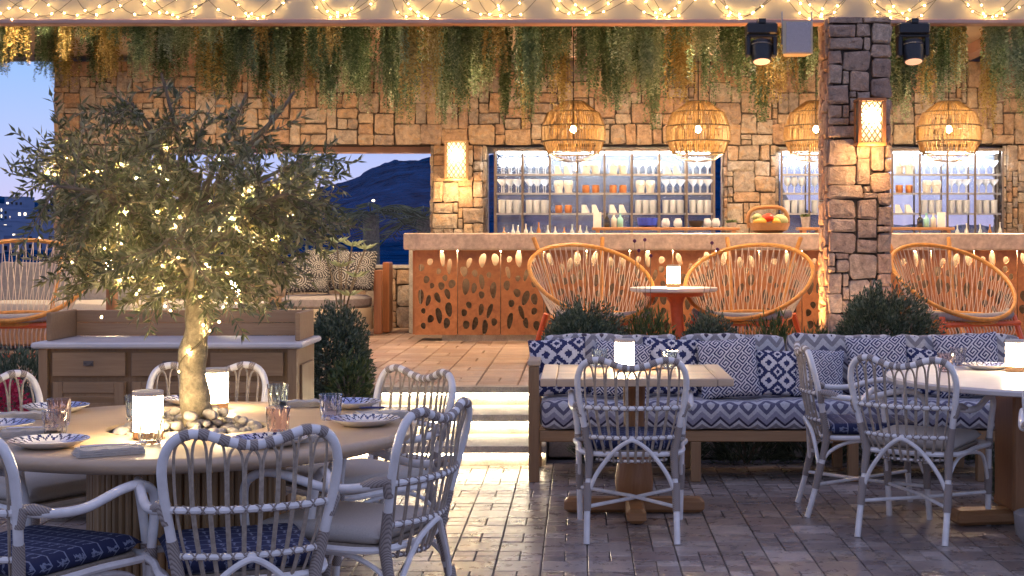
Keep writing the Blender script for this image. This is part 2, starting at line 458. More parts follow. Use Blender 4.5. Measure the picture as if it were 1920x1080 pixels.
def hsh(i, j):
    return (math.sin(i * 127.1 + j * 311.7) * 43758.5453) % 1.0
def vnoise(x, y):
    i, j = math.floor(x), math.floor(y); u, v = x - i, y - j
    u = u * u * (3 - 2 * u); v = v * v * (3 - 2 * v)
    a = hsh(i, j) * (1 - u) + hsh(i + 1, j) * u; b = hsh(i, j + 1) * (1 - u) + hsh(i + 1, j + 1) * u
    return a * (1 - v) + b * v
PROF = [(-700, 375), (-300, 372), (0, 376), (120, 384), (300, 380), (440, 366), (560, 376), (600, 357), (655, 345), (705, 321), (745, 309), (810, 303), (905, 299), (1000, 285), (1100, 272), (1220, 268), (1330, 285), (1420, 312), (1460, 342), (1480, 384), (1560, 415), (1700, 425), (2300, 430)]
def terr(x, y):
    px = 1088 + 2750 * x / y
    top = 430
    for (a, ya), (b, yb) in zip(PROF[:-1], PROF[1:]):
        if a <= px <= b: top = ya + (yb - ya) * (px - a) / (b - a); break
    h = (448 - top) * 900 / 2750.0 + 4.4
    t = max(0.0, min(1.0, (y - 330) / 570.0)); t = t * t * (3 - 2 * t)
    if y > 900: t = max(0.0, 1 - (y - 900) / 900.0)
    return -3.2 + h * t + (vnoise(x / 16, y / 16) - .5) * 3.6 * t + (vnoise(x / 4, y / 4) - .5) * 2.6 * t
vs, fs = [], []
ys = [330 + 15 * i for i in range(38)] + [900 + 60 * i for i in range(1, 14)]
NX = 520
for y in ys:
    for i in range(NX):
        px = -700 + 3000 * i / (NX - 1); x = (px - 1088) * y / 2750.0
        vs.append((x, y, terr(x, y)))
for j in range(len(ys) - 1):
    for i in range(NX - 1):
        a = j * NX + i; fs.append((a, a + 1, a + NX + 1, a + NX))
o = O('hills', MB().add(vs, fs).mesh('hills', 'hill', True)); tag(o, kind='structure')

# --- distant houses
def house(x, y, w, d, h, lab, wins):
    z = min(terr(x - w / 2, y), terr(x + w / 2, y)) - .5
    e = E('house', (x, y, z), lab, 'house', 'houses of the far town')
    O('wall', MB().box((0, 0, h / 2), (w, d, h)).mesh('wall', 'house'), e)
    O('roof', MB().box((0, 0, h + .12), (w + .3, d + .3, .24)).mesh('roof', 'house'), e)
    for k, (u, v, lit) in enumerate(wins):
        O('window', MB().box((u * w, -d / 2 - .03, v * h), (.9, .1, 1.1)).mesh('window', 'citylit' if lit else 'black'), e)
for k in range(26):
    y = rs.uniform(380, 620); px = rs.choice([rs.uniform(-40, 98), rs.uniform(-40, 98), rs.uniform(-200, 560)])
    x = (px - 1088) * y / 2750.0
    wins = [(u, v, rs.random() < .45) for u in (-.3, 0, .3) for v in (.3, .72) if rs.random() < .75]
    house(x, y, rs.uniform(7, 13), 8, rs.uniform(4, 7), 'small white flat roofed house on the far hillside', wins)
for px, y, w, h, lab in ((37, 620, 8, 9, 'large pale block standing above the far town houses'), (505, 700, 30, 14, 'long dark block on the ridge behind the olive tree')):
    x = (px - 1088) * y / 2750.0
    house(x, y, w, 12, h, lab, [(u, .7, rs.random() < .2) for u in (-.35, -.12, .12, .35)])
# street lamp on the hill
e = E('street_lamp', (wx(700, 500), 500, terr(wx(700, 500), 500)), 'lit street lamp on the dark hillside', 'street lamp')
O('pole', MB().tube([(0, 0, -.5), (0, 0, 7.6)], .1, 6).mesh('pole', 'darksteel'), e)
O('lamp_head', MB().lathe([(.05, -.4), (.55, -.2), (.6, .2), (.1, .5)], 8, (0, 0, 8)).mesh('lamp_head', 'citylit'), e)
for px, y in ((622, 700), (581, 640)):
    x = wx(px, y)
    tag(O('mast', MB().tube([(0, 0, -1), (0, 0, 11 if px > 600 else 7)], .12, 5).mesh('mast', 'darksteel'), None, (x, y, terr(x, y))), 'tall thin mast on the hill ridge' if px > 600 else 'shorter mast lower on the hill ridge', 'mast')

# --- site base, lower floor
tag(O('terrace_base', MB().box((0, 5.2, -1.53), (16, 10.5, 2.98)).mesh('terrace_base', 'grout')), kind='structure')
floor = O('floor', MB().add([(-5.5, 2.0, -.016), (6, 2.0, -.016), (6, 10.4, -.016), (-5.5, 10.4, -.016)], [(0, 1, 2, 3)]).mesh('floor', 'grout'))
tag(floor, kind='structure')
C = .205
TB = MB().box((0, 0, -.01), (C - .005, C - .005, .02), 0, .003).mesh('tile_big', 'tile')
TS = MB().box((0, 0, -.01), (C / 2 - .0045, C / 2 - .0045, .02), 0, .003).mesh('tile_small', 'tile')
tl = []
for i in range(-24, 26):
    for j in range(0, 36):
        cx, cy = -.07 + i * C, 2.2 + j * C
        reg = cx < .1
        small = (j % 2 == 0) if reg else (rs.random() < (.55 if j % 3 == 0 else .3))
        if small:
            for a in (-1, 1):
                for b in (-1, 1): tl.append((cx + a * C / 4, cy + b * C / 4, 0))
        else: tl.append((cx, cy, 1))
def seen(t):
    x, y, _ = t
    if y < 6.15 or y > 9.4: return False
    px = 1088 + 2750 * x / y
    return 590 < px < 1940 and y < 9.1
vis = sorted([t for t in tl if seen(t)], key=lambda t: (t[1] * (.75 if t[2] else 1)))
for x, y, b in vis[:300]:
    O('tile', TB if b else TS, floor, (x, y, rs.uniform(-.0012, .0012)), (rs.uniform(-.003, .003), rs.uniform(-.003, .003), rs.choice((0, 1.5708, 3.1416))))
mb = MB()
for x, y, b in set(tl) - set(vis[:300]):
    c = C if b else C / 2
    mb.box((x, y, -.01 + rs.uniform(-.001, .001)), (c - .005, c - .005, .02), 0, .003)
tag(O('tiles', mb.mesh('tiles', 'tile'), floor), kind='stuff')

# --- upper terrace with brick paving
ZP = .40
terrace = O('terrace', MB().box((0, 14.45, -1.33), (16, 7.86, 3.436)).mesh('terrace', 'grout'))
tag(terrace, kind='structure')
D = .30; bl = []
for i in range(-25, 26):
    for j in range(0, 24):
        cx, cy = i * D, 10.66 + j * D
        if (i + j) % 3 == 0: bl.append((cx, cy, D, D))
        elif (i * 2 + j) % 3 == 1 or rs.random() < .3: bl += [(cx - D / 4, cy, D / 2, D), (cx + D / 4, cy, D / 2, D)]
        else: bl += [(cx, cy - D / 4, D, D / 2), (cx, cy + D / 4, D, D / 2)]
BM = {}
def brickmesh(a, b):
    k = (a, b)
    if k not in BM: BM[k] = MB().box((0, 0, -.012), (a - .009, b - .009, .024), 0, .003).mesh('brick', 'brick')
    return BM[k]
def bseen(t):
    px = 1088 + 2750 * t[0] / t[1]
    return 600 < px < 1010 and t[1] < 15.1
bv = sorted([t for t in bl if bseen(t)], key=lambda t: t[1])[:300]
for x, y, a, b in bv: O('brick', brickmesh(a, b), terrace, (x, y, ZP + rs.uniform(-.001, .001)), (0, 0, 0))
mb = MB(); sv = set(bv)
for t in bl:
    if t not in sv: mb.box((t[0], t[1], ZP - .012), (t[2] - .009, t[3] - .009, .024), 0, .003)
tag(O('bricks', mb.mesh('bricks', 'brick'), terrace), kind='stuff')

# --- lit steps
SX0, SX1 = -1.44, -.22
steps = tag(O('steps', None, None, (0, 0, 0)), 'pale stone steps with light strips under each nosing', 'steps')
for k, (y, d) in enumerate(((9.35, .6), (9.9, .6), (10.45, .1))):
    z0, z1 = .1333 * k, .1333 * (k + 1)
    x0 = SX0 - .06 * (2 - k)
    O('riser', MB().box(((x0 + SX1) / 2, y + .33, (z0 + z1 - .05) / 2), (SX1 - x0, .6, z1 - .05 - z0)).mesh('riser', 'step'), steps)
    O('tread', MB().box(((x0 + SX1) / 2, y + d / 2 - .03, z1 - .0235), (SX1 - x0, d, .047), 0, .004).mesh('tread', 'step'), steps)
    O('light_strip', MB().box(((x0 + SX1) / 2, y + .012, z1 - .058), (SX1 - x0 - .03, .012, .012)).mesh('light_strip', 'led'), steps)
O('cheek_wall', MB().add([(SX0 - .20, 9.25, 0), (SX0 - .121, 9.25, 0), (SX0 - .121, 10.44, 0), (SX0 - .20, 10.44, 0), (SX0 - .20, 9.25, .17), (SX0 - .121, 9.25, .17), (SX0 - .121, 10.44, .42), (SX0 - .20, 10.44, .42)],
  [(3, 2, 1, 0), (4, 5, 6, 7), (0, 1, 5, 4), (1, 2, 6, 5), (2, 3, 7, 6), (3, 0, 4, 7)]).mesh('cheek_wall', 'step'), steps)

# --- planting beds
def bed(x0, x1, y0, y1, h, lab):
    e = tag(O('planting_bed', None, None, ((x0 + x1) / 2, y0, 0)), lab, 'planting bed')
    w = x1 - x0; d = y1 - y0
    O('retaining_wall', MB().box((0, .05, h / 2), (w, .1, h), 0, .01).mesh('retaining_wall', 'step'), e)
    O('soil', MB().box((0, d / 2 + .05, (h - .05) / 2), (w - .004, d - .102, h - .05)).mesh('soil', 'soil'), e)
bed(-3.6, SX0 - .21, 9.3, 10.43, .40, 'raised planting bed beside the lit steps')
bed(SX1 + .01, 5.0, 9.72, 10.43, .40, 'raised planting bed behind the long bench')

# --- stone walls
def pack(nx, nz, r, wr=(2, 5), hr=(2, 4)):
    g = [[0] * nx for _ in range(nz)]; out = []
    for j in range(nz):
        for i in range(nx):
            if g[j][i]: continue
            w, h = r.randint(*wr), r.randint(*hr)
            if r.random() < .12: w, h = r.randint(1, 3), 1
            ww = 0
            while ww < w and i + ww < nx and not g[j][i + ww]: ww += 1
            hh = min(h, nz - j)
            if nz - j - hh == 1 and r.random() < .6: hh += 1
            if ww == 1 and hh > 2: hh = 2
            for a in range(hh):
                for b in range(ww): g[j + a][i + b] = 1
            out.append((i, j, ww, hh))
    return out
def stone_geo(w, h, dp, r, gap=.0042):
    hx, hz = w / 2 - gap, h / 2 - gap
    j = lambda s: r.uniform(-s, s)
    q = min(w, h) * r.uniform(.04, .15)
    s = min(.012, min(w, h) * .07)
    P = [(-hx + q, -hz), (hx - q, -hz), (hx, -hz + q * .8), (hx, hz - q), (hx - q * .9, hz), (-hx + q, hz), (-hx, hz - q), (-hx, -hz + q)]
    P = [(x + j(s), z + j(s)) for x, z in P]
    bul = r.uniform(.0, .013)
    vs = [(x, 0, z) for x, z in P] + [(x, -dp * .6, z) for x, z in P]
    vs += [(x * .965, -dp * .92 - bul * .4 + j(.003), z * .965) for x, z in P]
    vs += [(x * .62 + j(.01), -dp - bul + j(.006), z * .62 + j(.01)) for x, z in P] + [(j(.01), -dp - bul + j(.006), j(.01))]
    fs = []
    for k in range(3):
        for i in range(8):
            n = (i + 1) % 8; a = k * 8; fs.append((a + i, a + n, a + 8 + n, a + 8 + i))
    for i in range(8): fs.append((24 + i, 24 + (i + 1) % 8, 32))
    return vs, fs
def face_stones(parent, org, ux, width, height, r, cell=.07, dp=.05, mat='stone', limit=300, wr=(2, 5), hr=(2, 4)):
    """stones on a face: org = lower corner (local to parent), ux = unit vector along the face, outward normal = ux x z"""
    nx, nz = max(1, round(width / cell)), max(1, round(height / cell))
    cx, cz = width / nx, height / nz
    ang = math.atan2(ux[1], ux[0])
    L = sorted(pack(nx, nz, r, wr, hr), key=lambda t: t[1]); big = MB()
    for q, (i, j, w, h) in enumerate(L):
        vs, fs = stone_geo(w * cx, h * cz, dp, r)
        a = (i + w / 2) * cx; z = org[2] + (j + h / 2) * cz
        p = (org[0] + ux[0] * a, org[1] + ux[1] * a, z)
        if q < limit: O('stone', MB().add(vs, fs).mesh('stone', mat), parent, p, (0, 0, ang))
        else: big.add([(x * math.cos(ang) - y * math.sin(ang) + p[0], x * math.sin(ang) + y * math.cos(ang) + p[1], zz + p[2]) for x, y, zz in vs], fs)
    if big.v: tag(O('stones', big.mesh('stones', mat), parent), kind='stuff')
WY = 17.35; WT = .45
def wallthing(name, x0, x1, z0, z1, lab, cat='wall', jambs='', cell=.062, limit=300):
    e = tag(O(name, MB().box(((x1 - x0) / 2, WT / 2 + .001, (z1 - z0) / 2), (x1 - x0, WT, z1 - z0)).mesh(name, 'mortar'), None, (x0, WY, z0)), lab, cat)
    face_stones(e, (0, 0, 0), (1, 0), x1 - x0, z1 - z0, rs, cell, .038, 'stone', limit)
    if 'l' in jambs: face_stones(e, (0, WT, 0), (0, -1), WT, z1 - z0, rs, cell, .03)
    if 'r' in jambs: face_stones(e, (x1 - x0, 0, 0), (0, 1), WT, z1 - z0, rs, cell, .03)
    return e
XL, XR = -6.22, 6.3
ZH = 2.56
wallthing('stone_wall', XL, XR, ZH, 3.55, 'warm rubble stone wall above the bar windows', cell=.062)
wallthing('stone_pier', XL, -5.25, ZP, ZH - .002, 'rubble stone pier at the open end of the wall', 'pier', 'r')
wallthing('stone_pier', -1.74, -1.15, ZP, ZH - .002, 'narrow stone pier carrying a lit wall lantern beside the bar shelves', 'pier', 'lr')
wallthing('stone_pier', 1.74, 2.31, ZP, ZH - .002, 'golden stone pier between the two glass shelf units', 'pier', 'lr')
wallthing('stone_pier', 5.04, XR, ZP, ZH - .002, 'stone pier at the far end of the bar', 'pier', 'l')
wallthing('low_stone_wall', -5.248, -1.742, ZP, 1.10, 'low stone wall under the view window', 'low wall')
for x0, x1, lab in ((-1.148, 1.738, 'low stone wall under the first bar window'), (2.312, 5.038, 'low stone wall under the second bar window')):
    tag(O('low_stone_wall', MB().box(((x0 + x1) / 2, WY + .22, .75), (x1 - x0, .44, .7)).mesh('low_stone_wall', 'mortar')), lab, 'low wall')

# windows
def window(x0, x1, z0, z1, nm, lab):
    e = E('window', ((x0 + x1) / 2, WY + .26, z0), lab, 'window'); w = x1 - x0; h = z1 - z0
    O('sill', MB().box((0, -.10, .02), (w, .42, .04), 0, .005).mesh('sill', 'step'), e)
    O('head_rail', MB().box((0, 0, h - .045), (w, .08, .08)).mesh('head_rail', 'pinktrim' if nm == 0 else 'steel'), e)
    for k in range(2): O('frame', MB().box(((k * 2 - 1) * (w / 2 - .025), 0, h / 2), (.05, .06, h - .17)).mesh('frame', 'steel'), e)
    n = 3
    for k in range(n):
        a = -w / 2 + .052 + k * (w - .104) / n; b = a + (w - .104) / n - .004
        O('pane', MB().box(((a + b) / 2, 0, (h - .09) / 2 + .02), (b - a, .008, h - .135)).mesh('pane', 'pane'), e)
window(-5.248, -1.742, 1.10, ZH, 0, 'wide window looking out to the dark hill')
window(-1.148, 1.738, 1.10, ZH, 1, 'window behind the first glass shelf unit')
window(2.312, 5.038, 1.10, ZH, 1, 'window behind the second glass shelf unit')

# --- pillar
PX0, PX1, PY0, PY1 = 1.83, 2.30, 10.82, 11.30
pil = tag(O('stone_pillar', MB().box(((PX0 + PX1) / 2, (PY0 + PY1) / 2, 1.74), (PX1 - PX0 - .09, PY1 - PY0 - .09, 2.70)).mesh('stone_pillar', 'mortar')), 'square rubble stone pillar with a lit wooden lantern', 'pillar')
g = .05
face_stones(pil, (PX0, PY0 + g, ZP), (1, 0), PX1 - PX0, 2.69, rs, .05, g, 'pstone', 300, (2, 5), (2, 4))
face_stones(pil, (PX0 + g, PY1 - g, ZP), (0, -1), PY1 - PY0 - 2 * g, 2.69, rs, .05, g, 'pstone', 300, (2, 5), (2, 4))
face_stones(pil, (PX1 - g, PY0 + g, ZP), (0, 1), PY1 - PY0 - 2 * g, 2.69, rs, .05, g, 'pstone', 300, (2, 5), (2, 4))
face_stones(pil, (PX1, PY1 - g, ZP), (-1, 0), PX1 - PX0, 2.69, rs, .05, g, 'pstone', 300, (2, 5), (2, 4))

# --- roof over the bar terrace
roof = tag(O('roof', MB().box((0, 14.5, 3.72), (16, 6.9, .2)).mesh('roof', 'cream')), 'pale plaster roof over the bar terrace', 'roof')
O('fascia', MB().box((0, 11.06, 3.40), (16.2, .10, .60)).mesh('fascia', 'cream'), roof)
O('trim', MB().box((0, 11.045, 3.079), (16.2, .15, .036), 0, .006).mesh('trim', 'pinktrim'), roof)
O('light_strip', MB().box((0, 11.125, 3.50), (13, .02, .03)).mesh('light_strip', 'added_cove'), roof)  # unseen strip, added to light the vines and ceiling behind the fascia
for x in (-4.6, -2.3, 0, 2.2, 4.4): O('beam', MB().box((x, 14.2, 3.56), (.16, 6.1, .115)).mesh('beam', 'pinktrim'), roof)

# --- bar
bar = E('bar_counter', (0, 15.0, ZP), 'long bar with pink marble top and rust brown pierced panels', 'bar')
BX0, BX1 = -1.72, 6.2
O('counter_top', MB().box(((BX0 - .07 + BX1) / 2, .3, 1.025), (BX1 - BX0 + .07, .9, .17), 0, .012).mesh('counter_top', 'marble'), bar)
O('plinth', MB().box(((BX0 + .3 + BX1) / 2, .35, .035), (BX1 - BX0 - .3, .5, .07)).mesh('plinth', 'step'), bar)
O('back_board', MB().box(((BX0 + BX1) / 2 + .02, .34, .50), (BX1 - BX0 - .1, .4, .86)).mesh('back_board', 'mortar'), bar)  # dark material puts shade into the pierced holes
O('light_strip', MB().box(((BX0 + BX1) / 2, .085, .925), (BX1 - BX0 - .2, .02, .012)).mesh('light_strip', 'barled'), bar)
O('end_panel', MB().box((BX0 + .012, .28, .50), (.024, .44, .86)).mesh('end_panel', 'corten'), bar)
def panel_mesh(seed, w, h):
    r = random.Random(seed)
    cu = bpy.data.curves.new('panel', 'CURVE'); cu.dimensions = '2D'; cu.fill_mode = 'BOTH'; cu.extrude = .012
    def spl(P):
        s = cu.splines.new('POLY'); s.points.add(len(P) - 1); s.use_cyclic_u = True
        for i, (x, y) in enumerate(P): s.points[i].co = (x, y, 0, 1)
    spl([(-w / 2, 0), (w / 2, 0), (w / 2, h), (-w / 2, h)])
    pl = []
    for _ in range(900):
        a, b = r.uniform(.024, .040), r.uniform(.052, .088)
        if r.random() < .25: b = a * 1.2
        x, y = r.uniform(-w / 2 + .05, w / 2 - .05), r.uniform(.075, h - .085)
        if all(((x - X) / (a + A + .014)) ** 2 + ((y - Y) / (b + B + .014)) ** 2 > 1 for X, Y, A, B in pl): pl.append((x, y, a, b))
        if len(pl) > 21: break
    for x, y, a, b in pl:
        t = r.uniform(-.35, .35); bend = r.uniform(-.25, .25)
        P = []
        for k in range(14):
            u = 2 * math.pi * k / 14; X, Y = a * math.cos(u), b * math.sin(u)
            X *= .95 + .28 * math.sin(u) * (1 if r.random() < 2 else 0) * .5; X += bend * a * (1 - (Y / b) ** 2)
            P.append((x + X * math.cos(t) - Y * math.sin(t), y + X * math.sin(t) + Y * math.cos(t)))
        spl(P)
    ob = bpy.data.objects.new('tmp', cu); COL.objects.link(ob)
    dg = bpy.context.evaluated_depsgraph_get(); dg.update()
    me = bpy.data.meshes.new_from_object(ob.evaluated_get(dg)); bpy.data.objects.remove(ob)
    me.materials.clear(); me.materials.append(MT['corten']); me.name = 'panel'
    return me
PW = .44
PMS = [panel_mesh(20 + k, PW - .008, .865) for k in range(5)]
x = BX0 + PW / 2 + .026; k = 0
while x < BX1:
    O('panel', PMS[(k * 3 + k // 5) % 5], bar, (x, 0, .07), (R(90), 0, 0)); x += PW; k += 1
tag(O('back_counter', MB().box((2.1, 16.5, .91), (8, .5, 1.02), 0, .01).mesh('back_counter', 'step')), 'plain work counter behind the bar', 'counter')

# ================================================================== FURNITURE
# --- cushions: closed pillow mesh, colour by print function
def pillow(name, w, h, t, mat, N=40, fn=None, pw=4, sq=.35, corner=.06):
    vs = []; idx = {}
    for side in (1, -1):
        for i in range(N + 1):
            for j in range(N + 1):
                u, v = 2 * i / N - 1, 2 * j / N - 1
                edge = i in (0, N) or j in (0, N)
                if edge and side == -1: continue
                th = 0 if edge else max(0, (1 - abs(u) ** pw) * (1 - abs(v) ** pw)) ** sq
                pin = 1 - corner * (1 - abs(u) ** 2) * abs(v) ** 6
                piv = 1 - corner * (1 - abs(v) ** 2) * abs(u) ** 6
                idx[(side, i, j)] = len(vs)
                vs.append((u * w / 2 * piv, v * h / 2 * pin, side * th * t / 2))
    for i in range(N + 1):
        for j in range(N + 1):
            if (-1, i, j) not in idx: idx[(-1, i, j)] = idx[(1, i, j)]
    fs = []; cols = []
    for side in (1, -1):
        for i in range(N):
            for j in range(N):
                q = (idx[(side, i, j)], idx[(side, i + 1, j)], idx[(side, i + 1, j + 1)], idx[(side, i, j + 1)])
                fs.append(q if side == 1 else q[::-1])
                if fn: cols.append(fn((2 * i + 1) / N - 1, (2 * j + 1) / N - 1))
    me = MB().add(vs, fs).mesh(name, mat, False)
    me.polygons.foreach_set('use_smooth', [True] * len(fs))
    if fn:
        a = me.color_attributes.new('print', 'FLOAT_COLOR', 'CORNER')
        c = np.repeat(np.array([(r, g, b, 1) for r, g, b in cols], dtype=np.float32), 4, axis=0)
        a.data.foreach_set('color', c.ravel())
    return me
NAVY = (.014, .020, .085); WHT = (.56, .54, .56)
def ikat(u, v):
    a, b = abs((u * 1.3 + 9.5) % 1 - .5), abs((v * 1.3 + 9.5) % 1 - .5)
    d = (a + b) + .02 * math.sin(u * 70) 
    return NAVY if (d < .13 or .26 < d < .52 or d > .80) else WHT
KEY = ["#######.", "#.......", "#.#####.", "#.#...#.", "#.###.#.", "#.....#.", "#######.", "........"]
def key(u, v, k=23.0):
    x, y = (u + v) * k * .72, (u - v) * k * .72
    i, j = int(math.floor(x)), int(math.floor(y))
    if (j // 8) % 2: i += 4
    return NAVY if KEY[j % 8][i % 8] == '#' else WHT
def mandala(u, v):
    best = (.03, .03, .035)
    for cx, cy, s in ((-.45, -.35, .75), (.5, .35, .6), (.6, -.6, .45), (-.4, .7, .5)):
        dx, dy = u - cx, v - cy; r = math.hypot(dx, dy); a = math.atan2(dy, dx)
        if r < s:
            q = r / s
            on = (int(q * 13) % 2 == 0) if q < .55 else (math.sin(a * 22 + (6 if int(q * 9) % 2 else 0)) > -.1 and int(q * 22) % 3 != 0)
            return (.34, .32, .28) if on else (.025, .025, .03)
    return (.42, .40, .36) if math.sin(u * 43) * math.sin(v * 41) > .45 else best
P_IKAT = pillow('ikat_cushion', .40, .40, .15, 'print', 56, ikat)
P_KEY = pillow('key_cushion', .42, .42, .15, 'print', 140, key)
P_MAN = pillow('mandala_cushion', .62, .55, .18, 'print', 72, mandala)

# --- rattan dining armchair (faces +Y)
def topz(u): return .838 + .040 * math.sin(min(1, abs(u) / .62) * math.pi / 2) ** 2 - (.10 * max(0, abs(u) - .72) ** 1.5 * 4)
def build_chair():
    e = tag(O('rattan_armchair', None), None, 'chair', 'white rattan armchairs')
    half = [(.215, -.34, 0), (.212, -.285, .2), (.203, -.235, .42), (.228, -.262, .55), (.254, -.295, .70), (.258, -.318, .79), (.228, -.335, .856), (.158, -.348, .876), (.07, -.360, .850), (0, -.365, .838)]
    path = half + [(-x, y, z) for x, y, z in half[::-1][1:]]
    P = cr(path, 6)
    O('back_frame', MB().tube(P, .0155, 10).mesh('back_frame', 'lacquer', True), e)
    i0 = 6 * 6
    top = P[i0:len(P) - i0]
    for k in range(9):
        c = int((k + .5) / 9 * (len(top) - 3)); seg = top[c:c + 3]
        O('binding', MB().tube(seg, .0172, 10).mesh('binding', 'wrap', True), e)
    def rail(z, hw, ye, yc, r, nm):
        Q = [(hw * u, yc + (ye - yc) * u * u, z) for u in [i / 8 - 1 for i in range(17)]]
        O(nm, MB().tube(Q, r, 8).mesh(nm, 'lacquer', True), e)
        mb = MB(); n = 22
        for s in (1, -1):
            pts = []
            for i in range(n * 3 + 1):
                t = i / (n * 3); u = (t * 2 - 1) * .94; a = s * t * n * math.pi
                pts.append((hw * u, yc + (ye - yc) * u * u - (r + .001) * math.cos(a), z + (r + .001) * math.sin(a)))
            mb.tube(pts, .0032, 4)
        O('lashing', mb.mesh('lashing', 'wrap', True), e)
    rail(.645, .240, -.280, -.345, .011, 'upper_rail')
    rail(.500, .212, -.250, -.315, .010, 'lower_rail')
    rail(.385, .17, -.205, -.272, .006, 'seat_rail')
    n = 9
    for k in range(n):
        u0, u1 = (2 * k / n - 1) * .93 + .012, (2 * (k + 1) / n - 1) * .93 - .012
        um = (u0 + u1) / 2
        def col(u):
            return [(.165 * u, -.272 + .067 * u * u, .375), (.205 * u, -.312 + .065 * u * u, .50), (.236 * u, -.343 + .065 * u * u, .645), (.245 * u, -.355 + .06 * u * u, .76)]
        tz = topz(um) - .014
        arch = [(.25 * (u0 * .75 + um * .25), -.362 + .05 * um * um, tz - .022), (.25 * um, -.364 + .05 * um * um, tz), (.25 * (u1 * .75 + um * .25), -.362 + .05 * um * um, tz - .022)]
        O('cane', MB().tube(cr(col(u0) + arch + col(u1)[::-1], 3), .0048, 5).mesh('cane', 'cane', True), e)
    for s in (1, -1):
        A = cr([(s * .246, -.285, .652), (s * .275, -.19, .632), (s * .292, -.06, .628), (s * .300, .09, .662), (s * .300, .18, .664), (s * .293, .245, .625), (s * .280, .262, .54), (s * .268, .262, .42), (s * .262, .27, .2), (s * .258, .285, 0)], 6)
        O('arm', MB().tube(A, .0155, 10).mesh('arm', 'lacquer', True), e)
        O('binding', MB().tube([(s * .240, -.272, .60), (s * .252, -.275, .655), (s * .262, -.235, .648), (s * .272, -.19, .634)], [.017, .024, .021, .017], 10).mesh('binding', 'wrap', True), e)
        O('binding', MB().tube([(s * .228, -.262, .55), (s * .203, -.236, .42), (s * .208, -.26, .30)], [.018, .021, .018], 10).mesh('binding', 'wrap', True), e)
        O('binding', MB().tube([(s * .213, -.298, .15), (s * .211, -.268, .28)], [.0185, .021], 10).mesh('binding', 'wrap', True), e)
        O('binding', MB().tube([(s * .261, .272, .16), (s * .2635, .266, .29)], [.0185, .021], 10).mesh('binding', 'wrap', True), e)
        O('binding', MB().tube([(s * .267, .262, .39), (s * .269, .262, .445)], .0195, 10).mesh('binding', 'wrap', True), e)
        O('side_brace', MB().tube(cr([(s * .213, -.275, .23), (s * .212, -.235, .33), (s * .222, -.12, .392), (s * .24, .05, .396), (s * .255, .19, .36), (s * .262, .256, .24)], 5), .0095, 8).mesh('side_brace', 'lacquer', True), e)
        O('stretcher', MB().tube([(s * .212, -.29, .17), (0, -.01, .168 + s * .006), (-s * .26, .272, .17)], .0095, 8).mesh('stretcher', 'lacquer', True), e)
    O('rear_brace', MB().tube(cr([(-.205, -.275, .24), (-.165, -.285, .33), (-.09, -.30, .43), (-.02, -.325, .485), (.02, -.325, .485), (.09, -.30, .43), (.165, -.285, .33), (.205, -.275, .24)], 5), .0105, 8).mesh('rear_brace', 'lacquer', True), e)
    O('seat_frame', MB().tube(cr([(-.20, -.225, .415), (.20, -.225, .415), (.258, .05, .42), (.262, .25, .42), (0, .275, .418), (-.262, .25, .42), (-.258, .05, .42)], 6, True), .0125, 8, True).mesh('seat_frame', 'lacquer', True), e)
    O('seat_base', MB().box((0, .02, .420), (.43, .46, .018), 0, .006).mesh('seat_base', 'cane'), e)
    return e
ch0 = build_chair()
def cush_mesh(mat):
    me = pillow('seat_cushion', .47, .49, .062, mat, 18, None, 10, .3, .03)
    return me
CUSH = {'navy': cush_mesh('navy'), 'linen': cush_mesh('linen')}
first = [True]
def put_chair(x, y, face, cush, lab):
    """face = direction the sitter looks, as (dx,dy); x,y = floor point under the seat"""
    rz = math.atan2(-face[0], face[1])
    if first[0]: c = ch0; first[0] = False; c.location = (x, y, 0); c.rotation_euler = (0, 0, rz); c['label'] = lab
    else: c = dup(base_chair, (x, y, 0), rz, lab, skip=('seat_cushion',))
    O('seat_cushion', CUSH[cush], c, (0, .015, .459))
    return c
base_chair = ch0
TC = (-1.47, 5.49)
def ring_chair(bx, by, fx, fy, cush, lab):     # bx,by = where the top of the back stands
    L = math.hypot(fx, fy); fx, fy = fx / L, fy / L
    return put_chair(bx + fx * .35, by + fy * .35, (fx, fy), cush, lab)
ring_chair(-.975, 4.37, -.34, .94, 'navy', 'white rattan armchair with navy cushion, its back to the bamboo drum of the round table')
ring_chair(-1.90, 4.34, .42, .90, 'navy', 'white rattan armchair with navy cushion beside the fork on a napkin')
ring_chair(-.47, 5.02, -.93, .36, 'linen', 'white rattan armchair with cream cushion beside the blue splashed plate')
ring_chair(-.70, 6.42, -.72, -.70, 'linen', 'white rattan armchair with cream cushion between round table and lit steps')
ring_chair(-1.69, 6.68, .06, -1, 'linen', 'white rattan armchair between the sideboard and the olive trunk')
ring_chair(-2.50, 6.12, .86, -.52, 'linen', 'white rattan armchair with cream cushion near the pink flowers')
ring_chair(.245, 6.95, .02, 1, 'navy', 'white rattan armchair with navy cushion at the slatted square table')
ring_chair(1.18, 7.86, .99, -.03, 'navy', 'white rattan armchair with navy cushion seen from its side, between bench and pale round table')
ring_chair(1.53, 7.02, .50, .87, 'linen', 'white rattan armchair with cream cushion turned to the pale round table')
ring_chair(2.12, 6.1, .35, .93, 'linen', 'white rattan armchair at the pale round table, mostly out of view')

